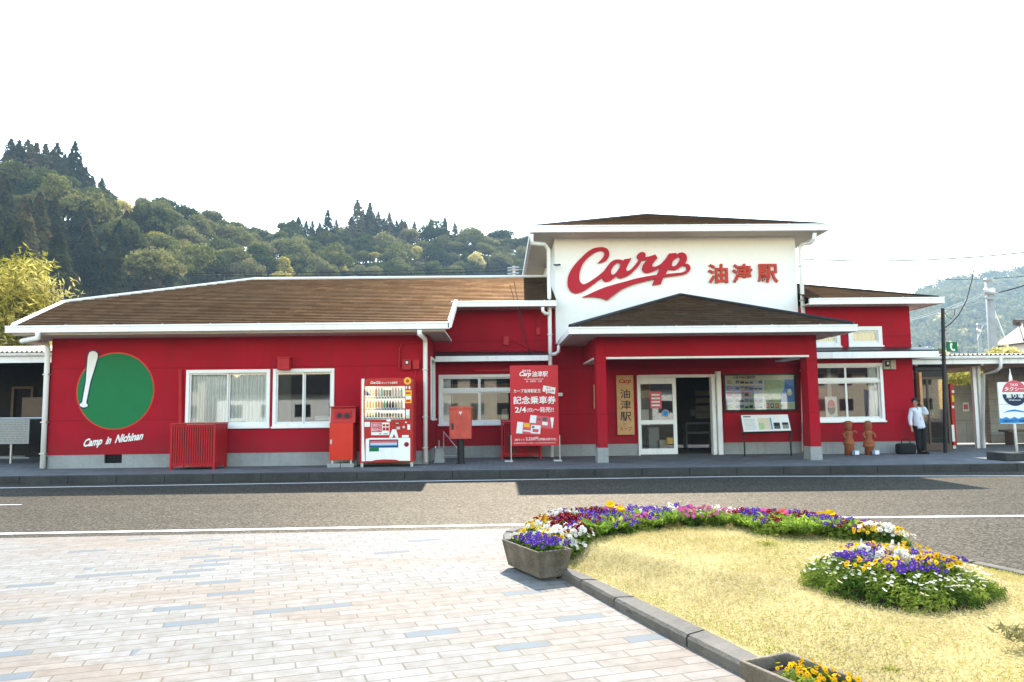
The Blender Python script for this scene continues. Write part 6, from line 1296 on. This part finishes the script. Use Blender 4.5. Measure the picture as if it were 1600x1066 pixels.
dv = rng.normal(size=(n, 3)); dv[:, 2] = np.abs(dv[:, 2]) * .45 + .1 + .35 * gr; dv = unit(dv); L_ = rng.uniform(.014, .034, n); c = np.stack([x, y, z], 1) + dv * L_[:, None] * .5
q = cards(c, rng.normal(size=(n, 3)), L_, .0045, dv); tag(np_obj('grass', [(q[~gr], 0), (q[gr], 1)], ['dry', 'fresh']), 'short straw coloured dry grass over the garden island', 'grass', kind='stuff'); print('grass', n)
# ---- flowering plants
fl = dict(purple=(.11, .05, .36), maroon=(.20, .006, .03), white=(.80, .79, .74), yellow=(.80, .50, .02), pink=(.58, .10, .30), orange=(.85, .22, .08), gold=(.85, .47, .02))
for k_, v_ in fl.items(): M['f_' + k_] = leaf('petal ' + k_, tuple(c * .7 for c in v_), v_, .4, 30, .6)
M['f_leaf'] = leaf('flower bed leaf', (.022, .055, .010), (.085, .14, .02), .42, 9, .5, c3=(.26, .31, .05)); M['f_leafy'] = leaf('poppy leaf', (.14, .22, .03), (.26, .36, .05), .5, 5, .5)
def flower_quads(c, nrm, r_, petals=5):
    nrm = unit(nrm); n = len(c); t = unit(rng.normal(size=(n, 3)) - 0); t = unit(t - (t * nrm).sum(1, keepdims=True) * nrm); b = np.cross(nrm, t); out = []
    for k_ in range(petals):
        a = 2 * math.pi * k_ / petals; d = t * math.cos(a) + b * math.sin(a); e = -t * math.sin(a) + b * math.cos(a); r2 = r_[:, None]; tip = c + d * r2 + nrm * r2 * .25
        out.append(np.stack([c, c + d * r2 * .7 - e * r2 * .52 + nrm * r2 * .18, tip, c + d * r2 * .7 + e * r2 * .52 + nrm * r2 * .18], 1))
    return np.concatenate(out)
PS_ = {}
def plant_mesh(kind, var):
    s_ = {}; up = np.array([0, 0, 1.])
    if kind in ('purple', 'maroon', 'white', 'yellow', 'pink', 'gold'):
        n = 150; d = rnd_dir(n); d[:, 2] = np.abs(d[:, 2]); c = d * np.array([.12, .12, .15]) * rng.uniform(.4, 1, (n, 1)); lv = cards(c, d + rng.normal(size=(n, 3)) * .6 + up * .4, rng.uniform(.035, .07, n), .024)
        nf = 15; a = rng.uniform(0, 6.28, nf); r_ = .135 * np.sqrt(rng.uniform(0, 1, nf)); c = np.stack([np.cos(a) * r_, np.sin(a) * r_, .16 - r_ * .35 + rng.uniform(-.01, .03, nf)], 1)
        nr = np.stack([np.cos(a) * .5, np.sin(a) * .5 - .55, np.full(nf, .75)], 1) + rng.normal(size=(nf, 3)) * .25; fq = flower_quads(c, nr, rng.uniform(.017, .025, nf)); ey = cards(c + unit(nr) * .006, nr, .012, .012)
        return [('leaves', [(lv, 0)], ['f_leaf']), ('flowers', [(fq, 0), (ey, 1)], ['f_' + kind, 'f_gold' if kind not in ('yellow', 'gold') else 'f_maroon'])]
    if kind == 'leafy':
        n = 170; a = rng.uniform(0, 6.28, n); u_ = rng.uniform(.15, 1, n); c = np.stack([np.cos(a) * .16 * u_, np.sin(a) * .16 * u_, .03 + .17 * np.sqrt(u_) * rng.uniform(.5, 1.1, n)], 1); dv = np.stack([np.cos(a) * .6, np.sin(a) * .6, rng.uniform(.3, 1.2, n)], 1)
        return [('leaves', [(cards(c, rng.normal(size=(n, 3)) + up, rng.uniform(.05, .12, n), .03, dv), 0)], ['f_leafy'])]
    if kind == 'daisy':
        n = 260; d = rnd_dir(n); d[:, 2] = np.abs(d[:, 2]); c = d * np.array([.14, .14, .13]) * rng.uniform(.5, 1, (n, 1)); lv = cards(c, d + rng.normal(size=(n, 3)) * .7 + up * .3, rng.uniform(.03, .055, n), .013)
        nf = 7; a = rng.uniform(0, 6.28, nf); r_ = .14 * np.sqrt(rng.uniform(0, 1, nf)); c = np.stack([np.cos(a) * r_, np.sin(a) * r_, .145 - r_ * .3 + rng.uniform(0, .02, nf)], 1); nr = rng.normal(size=(nf, 3)) * .3 + np.array([0, -.25, 1])
        return [('leaves', [(lv, 0)], ['f_leaf']), ('flowers', [(flower_quads(c, nr, np.full(nf, .014), 8), 0), (cards(c + np.array([0, 0, .004]), nr, .01, .01), 1)], ['f_white', 'f_gold'])]
    if kind == 'stock':
        n = 90; a = rng.uniform(0, 6.28, n); u_ = rng.uniform(0, 1, n); c = np.stack([np.cos(a) * .09 * u_, np.sin(a) * .09 * u_, .02 + .2 * u_], 1); lv = cards(c, rng.normal(size=(n, 3)), .08, .018, np.stack([np.cos(a) * .5, np.sin(a) * .5, np.full(n, 1.)], 1)); F = []
        for (dx, dy, h) in ((0, 0, .40), (.06, .02, .30), (-.055, .01, .31), (.01, -.06, .27)):
            nf = 26; a = rng.uniform(0, 6.28, nf); zz = rng.uniform(.16, h, nf); rr_ = .045 * (1 - .55 * (zz - .16) / (h - .16)); c = np.stack([dx + np.cos(a) * rr_, dy + np.sin(a) * rr_, zz], 1); F.append(flower_quads(c, np.stack([np.cos(a), np.sin(a), np.full(nf, .4)], 1), rng.uniform(.02, .028, nf)))
        return [('leaves', [(lv, 0)], ['f_leaf']), ('flowers', [(np.concatenate(F), 0)], ['f_white'])]
    if kind == 'spike':
        n = 120; a = rng.uniform(0, 6.28, n); u_ = rng.uniform(0, 1, n); c = np.stack([np.cos(a) * .12 * u_, np.sin(a) * .12 * u_, .02 + .16 * u_], 1); lv = cards(c, rng.normal(size=(n, 3)) + up, .05, .02); st = np.concatenate([tube_quads([(x0, y0, .1), (x0 * 1.3, y0, .27)], [.003, .002], 4) for x0, y0 in ((.03, 0), (-.05, .02), (0, -.04))]); F = []
        for (x0, y0) in ((.04, 0), (-.065, .02), (0, -.04)): nf = 9; a = rng.uniform(0, 6.28, nf); c = np.stack([x0 + np.cos(a) * .02, y0 + np.sin(a) * .02, rng.uniform(.2, .32, nf)], 1); F.append(flower_quads(c, np.stack([np.cos(a), np.sin(a), np.full(nf, .5)], 1), np.full(nf, .016)))
        return [('leaves', [(lv, 0), (st, 0)], ['f_leafy']), ('flowers', [(np.concatenate(F), 0)], ['f_white'])]
for k_ in ('purple', 'maroon', 'white', 'yellow', 'pink', 'gold', 'leafy', 'daisy', 'stock', 'spike'): PS_[k_] = [[np_obj(nm, pt_, mt, link=False).data for nm, pt_, mt in plant_mesh(k_, v)] for v in range(3)]
KN = dict(purple='pansy_plant', maroon='pansy_plant', white='pansy_plant', yellow='pansy_plant', gold='pansy_plant', pink='primrose_plant', leafy='leafy_plant', daisy='daisy_plant', stock='stock_plant', spike='spike_plant')
def put(kind, x, y, z, s_, label, group):
    t_ = thing(KN[kind], (x, y, z), label, 'flower' if kind != 'leafy' else 'plant', group); t_.rotation_euler = (tr.uniform(-.1, .1), tr.uniform(-.1, .1), tr.uniform(-.9, .9)); t_.scale = (s_,) * 3
    for me in tr.choice(PS_[kind]): o = bpy.data.objects.new(me.name.split('.')[0], me); COL.objects.link(o); o.parent = t_
CW = dict(purple='purple pansy plant', maroon='dark red pansy plant', white='white pansy plant', yellow='yellow pansy plant', gold='golden pansy plant', pink='pink primrose plant', leafy='bright green leafy plant', daisy='white daisy plant', stock='white stock plant', spike='pale flower spike')
fe = [(880, 866), (905, 864), (936, 856), (980, 845), (1024, 839), (1090, 838), (1150, 841), (1201, 851), (1256, 858), (1311, 858), (1352, 866), (1402, 866)]
fe_w = [atz(a, b, .16) for a, b in fe]; fa_w = [atz(a, b, .1) for a, b in ((822, 841), (862, 835), (905, 831), (960, 829), (1010, 828), (1090, 829), (1160, 831), (1225, 836), (1290, 842), (1345, 850), (1385, 857), (1414, 865))]
def lin(P_, t): k_ = min(int(t * (len(P_) - 1)), len(P_) - 2); return lerp(P_[k_], P_[k_ + 1], t * (len(P_) - 1) - k_)
bands = [(0, .06, ('yellow', 'yellow', 'white', 'white')), (.06, .15, ('white', 'maroon', 'maroon', 'purple')), (.15, .26, ('purple', 'purple', 'maroon', 'leafy')), (.26, .40, ('purple', 'pink', 'leafy', 'white')), (.40, .55, ('spike', 'pink', 'purple', 'spike', 'leafy')), (.55, .66, ('maroon', 'purple', 'pink', 'purple')), (.66, .80, ('purple', 'leafy', 'leafy', 'purple', 'maroon')), (.80, .9, ('maroon', 'purple', 'purple', 'yellow')), (.9, 1.01, ('white', 'yellow', 'white', 'yellow'))]
np_ = 0
for i in range(58):
    t = (i + .5) / 58; a, b = lin(fa_w, t), lin(fe_w, t); L_ = (a - b).length; rows_ = max(2, int(L_ / .16))
    for j in range(rows_):
        u_ = (j + tr.uniform(.2, .8)) / rows_; p = lerp(a, b, u_) + Vector((tr.uniform(-.05, .05), 0, 0)); ks = [q_ for q_ in bands if q_[0] <= t < q_[1]][0][2]
        if .2 < t < .84 and u_ > .6: kd = tr.choices(('leafy', ks[0], ks[1]), (.6, .22, .18))[0]
        elif .2 < t < .84: kd = tr.choice([q_ for q_ in ks if q_ != 'leafy'])
        else: kd = tr.choice(ks)
        sd = 'left part' if t < .34 else ('middle part' if t < .7 else 'right part')
        put(kd, p.x, p.y, float(lawn_z(p.x, p.y)) - .01, tr.uniform(.68, .95) * (.62 if kd == 'spike' else (.85 if kd == 'leafy' else 1.08)), CW[kd] + ' in the ' + sd + ' of the long flower bed along the road', CW[kd] + 's in the ' + sd + ' of the long bed'); np_ += 1
print('bed plants', np_)
rc = Vector((atz(1400, 915, .25).x, atz(1400, 916, .25).y, 0)); ex = (atz(1546, 930, .25).x - atz(1258, 930, .25).x) / 2; ey = .57
for i in range(86):
    a = i * 2.39996; r_ = math.sqrt((i + .5) / 86); x = rc.x + math.cos(a) * ex * r_ * .95; y = rc.y + math.sin(a) * ey * r_ * .95
    if r_ > .60: kd = 'daisy'
    else:
        kd = tr.choices(('purple', 'white', 'gold', 'yellow'), (.48, .14, .24, .14))[0]
        if i in (2, 4, 9, 11): kd = 'stock'
    z = float(lawn_z(x, y)) + .10 * (1 - r_ * r_); put(kd, x, y, z - .01, (tr.uniform(.42, .52) if kd == 'stock' else tr.uniform(.7, 1.0)) if kd != 'daisy' else tr.uniform(.68, .92), CW[kd] + ' in the round flower bed on the dry lawn', CW[kd] + 's in the round bed')
m = MB(); vs = [(rc.x + math.cos(2 * math.pi * i / 40) * ex * f, rc.y + math.sin(2 * math.pi * i / 40) * ey * f, float(lawn_z(rc.x, rc.y)) + .10 * (1 - f * f) - (.03 if f > .9 else 0)) for f in (1.0, .8, .6, .4, .2) for i in range(40)]; m.add(vs, [(j * 40 + i, j * 40 + (i + 1) % 40, (j + 1) * 40 + (i + 1) % 40, (j + 1) * 40 + i) for j in range(4) for i in range(40)] + [tuple(range(160, 200))]); tag(m.build('flowerbed_soil', 'soil', smooth=True), kind='structure')
def poppy(px, py, pyb, Y, colr, label, r_=.045, bud=False):
    q_ = at(px, py, Y); z0 = float(lawn_z(q_.x, Y)); t_ = thing('poppy', (q_.x, Y, z0), label, 'flower'); np_obj('stem', [(tube_quads([(q_.x + .02, Y, z0), (q_.x + .012, Y, (z0 + q_.z) / 2), (q_.x, Y, q_.z)], [.005, .004, .004], 5), 0)], ['f_leafy'], t_); c = np.array([[q_.x, Y, q_.z]]); fq = []
    for k_ in range(4): fq.append(flower_quads(c + rng.normal(size=(1, 3)) * .006, np.array([[.15 * math.cos(k_ * 1.6), -.5 + .2 * math.sin(k_ * 1.6), .8]]), np.array([r_]), 5))
    np_obj('petals', [(np.concatenate(fq), 0)], [colr], t_)
poppy(953.5, 789, 840, 7.75, 'f_yellow', 'left of the two yellow poppies standing high above the long bed', .05); poppy(969, 796, 840, 7.8, 'f_yellow', 'right of the two yellow poppies standing high above the long bed', .045)
poppy(1222.5, 801, 845, 7.5, 'f_orange', 'single salmon orange poppy standing above the right part of the long bed', .05); poppy(1285, 804, 850, 7.35, 'f_yellow', 'left bloom of the yellow poppy pair above the right part of the bed', .05); poppy(1297, 803, 850, 7.38, 'f_yellow', 'right bloom of the yellow poppy pair above the right part of the bed', .05); poppy(1268, 824, 850, 7.2, 'f_gold', 'low golden poppy among the leaves of the right part of the long bed', .04)
# ---- planters
def planter(e, axd, L_, W_, H, label, plants):
    ax = Vector((axd[0], axd[1], 0)).normalized(); pr_ = Vector((-ax.y, ax.x, 0)); pr_ = -pr_ if pr_.x < 0 else pr_; z0 = .006; c = Vector(e) - ax * (L_ / 2); c.z = 0; t_ = thing('planter_box', (c.x, c.y, z0), label, 'planter')
    def ring(l, w_, z): return [tuple(c + ax * (s1 * l / 2) + pr_ * (s2 * w_ / 2) + Vector((0, 0, z))) for s1, s2 in ((-1, -1), (1, -1), (1, 1), (-1, 1))]
    rs_ = [ring(L_ - .08, W_ - .09, z0 + .02), ring(L_, W_, H), ring(L_ - .05, W_ - .05, H), ring(L_ - .07, W_ - .07, H - .06)]; m = MB(); m.add([q_ for r_ in rs_ for q_ in r_], [(4 * j + i, 4 * j + (i + 1) % 4, 4 * j + 4 + (i + 1) % 4, 4 * j + 4 + i) for j in range(3) for i in range(4)] + [(3, 2, 1, 0)])
    m.build('trough', 'woodgrey', t_, bevel=.006); m = MB(); m.add(ring(L_ - .068, W_ - .068, H - .05), [(0, 1, 2, 3)]); m.build('soil', 'soil', t_)
    m = MB()
    for s1 in (-1, 1): b = c + ax * s1 * (L_ / 2 - .12); m.box(b.x - .06, b.x + .06, b.y - .04, b.y + .04, .004, z0 + .021)
    m.build('foot', 'woodgrey', t_)
    for (u_, v_, kd, s_, lb) in plants: p = c + ax * (u_ * L_ / 2) + pr_ * (v_ * W_ / 2); put(kd, p.x, p.y, H - .055, s_, lb, CW[kd] + 's in the ' + ('planter by the kerb' if 'kerb' in label else 'front planter'))
axd = (.40, -.917); pc = atz(868, 909, 0)
planter((pc.x, pc.y, 0), axd, .72, .33, .25, 'weathered wooden trough full of pansies standing by the kerb corner', [(u_, v_, 'purple', .8, 'purple pansy plant in the wooden trough at the kerb corner') for u_ in (.75, .42, .1, -.3) for v_ in (-.4, .4)] + [(.55, 0, 'purple', .85, 'purple pansy plant in the wooden trough at the kerb corner'), (.2, 0, 'purple', .85, 'purple pansy plant in the wooden trough at the kerb corner')] + [(-.7, v_, 'white', .7, 'white pansy plant in the wooden trough at the kerb corner') for v_ in (-.4, .4)])
p2 = atz(1193, 1024, .25); ax2 = Vector((.40, -.917, 0)).normalized()
planter((p2.x + ax2.x * .74, p2.y + ax2.y * .74, 0), axd, .74, .30, .25, 'weathered wooden trough with golden pansies cut by the bottom edge of the view', [(u_, v_, 'gold', .5, 'golden pansy plant in the wooden trough at the bottom edge') for u_ in (-.42, -.15, .15, .5) for v_ in (-.3, .35)])
# ---- scattered small growth
def tuft(px, py, z, s_, mat, label, n=60, nm='weed', cat='weed'):
    p = atz(px, py, z); t_ = thing(nm, tuple(p), label, cat); a = rng.uniform(0, 6.28, n); u_ = rng.uniform(.1, 1, n); c = np.stack([p.x + np.cos(a) * s_ * u_, p.y + np.sin(a) * s_ * u_, p.z + .02 + s_ * .35 * rng.uniform(0, 1, n)], 1); np_obj('leaves', [(cards(c, rng.normal(size=(n, 3)) + np.array([0, 0, 1]), s_ * .4, s_ * .1), 0)], [mat], t_)
tuft(990, 962, .01, .05, 'f_leaf', 'small green weed growing at the foot of the island kerb'); tuft(1392, 1056, .26, .045, 'fresh', 'bright green grass tuft near the bottom of the dry lawn', 90); tuft(1198, 857, .2, .10, 'fresh', 'bright green grass tuft in front of the long bed', 120); tuft(1305, 1008, .3, .02, 'fresh', 'tiny green sprig in the middle of the dry lawn', 20)
tuft(1598, 1003, .27, .13, 'dryleaf' if 'dryleaf' in M else 'lf_olive', 'brown dried up plant at the right edge of the lawn', 160, 'dry_plant', 'plant')
# ------------------------------------------------------------------ air
hz = MB().box(-420, 980, -60, 1080, -1.2, 290); hm_ = bpy.data.materials.new('haze'); hm_.use_nodes = True; t = hm_.node_tree; t.nodes.remove(t.nodes['Principled BSDF']); pv = t.nodes.new('ShaderNodeVolumePrincipled')
pv.inputs['Color'].default_value = (.34, .49, .65, 1); pv.inputs['Density'].default_value = HAZE; pv.inputs['Anisotropy'].default_value = 0; t.links.new(pv.outputs[0], t.nodes['Material Output'].inputs['Volume']); tag(hz.build('haze', hm_), kind='stuff')

# ------------------------------------------------------------------ the far side of the plaza, seen in the window panes
def town_house(x0, x1, y, h, mt, label):
    t_ = thing('house', ((x0 + x1) / 2, y, 0), label, 'house'); m = MB(); m.box(x0, x1, y - 8, y, -.02, h); m.build('wall', mt, t_)
    m = MB(); m.slab([(x0 - .5, y + .6, h), (x1 + .5, y + .6, h), (x1 - 1, y - 4, h + 2.2), (x0 + 1, y - 4, h + 2.2)], .1); m.slab([(x0 - .5, y - 8.6, h), (x0 + 1, y - 4, h + 2.2), (x1 - 1, y - 4, h + 2.2), (x1 + .5, y - 8.6, h)], .1); m.build('roof', 'dark', t_)
    n = max(2, int((x1 - x0) / 3))
    for fl_ in range(2 if h > 4.5 else 1):
        for i in range(n): u = x0 + (x1 - x0) * (i + .5) / n; m = MB(); m.box(u - .8, u + .8, y + .001, y + .04, 1 + fl_ * 2.8, 2.3 + fl_ * 2.8); m.build('window', 'black', t_)
for i, (x0, x1, y, h, mt, lb) in enumerate(((-44, -31, -44, 5.4, 'curtaind', 'beige two storey house on the far side of the plaza, leftmost in the row'), (-29, -15, -42, 3.4, 'paperw', 'low white house on the far side of the plaza'), (-13, 2, -45, 5.4, 'curtaind', 'wide beige house on the far side of the plaza'), (4, 15, -42, 5.2, 'brown', 'brown two storey house on the far side of the plaza'), (17, 32, -43, 3.6, 'paperw', 'low white house with a dark roof on the far side of the plaza'), (34, 50, -44, 5.4, 'curtaind', 'tall beige house on the far side of the plaza, rightmost in the row'))): town_house(x0, x1, y, h, mt, lb)
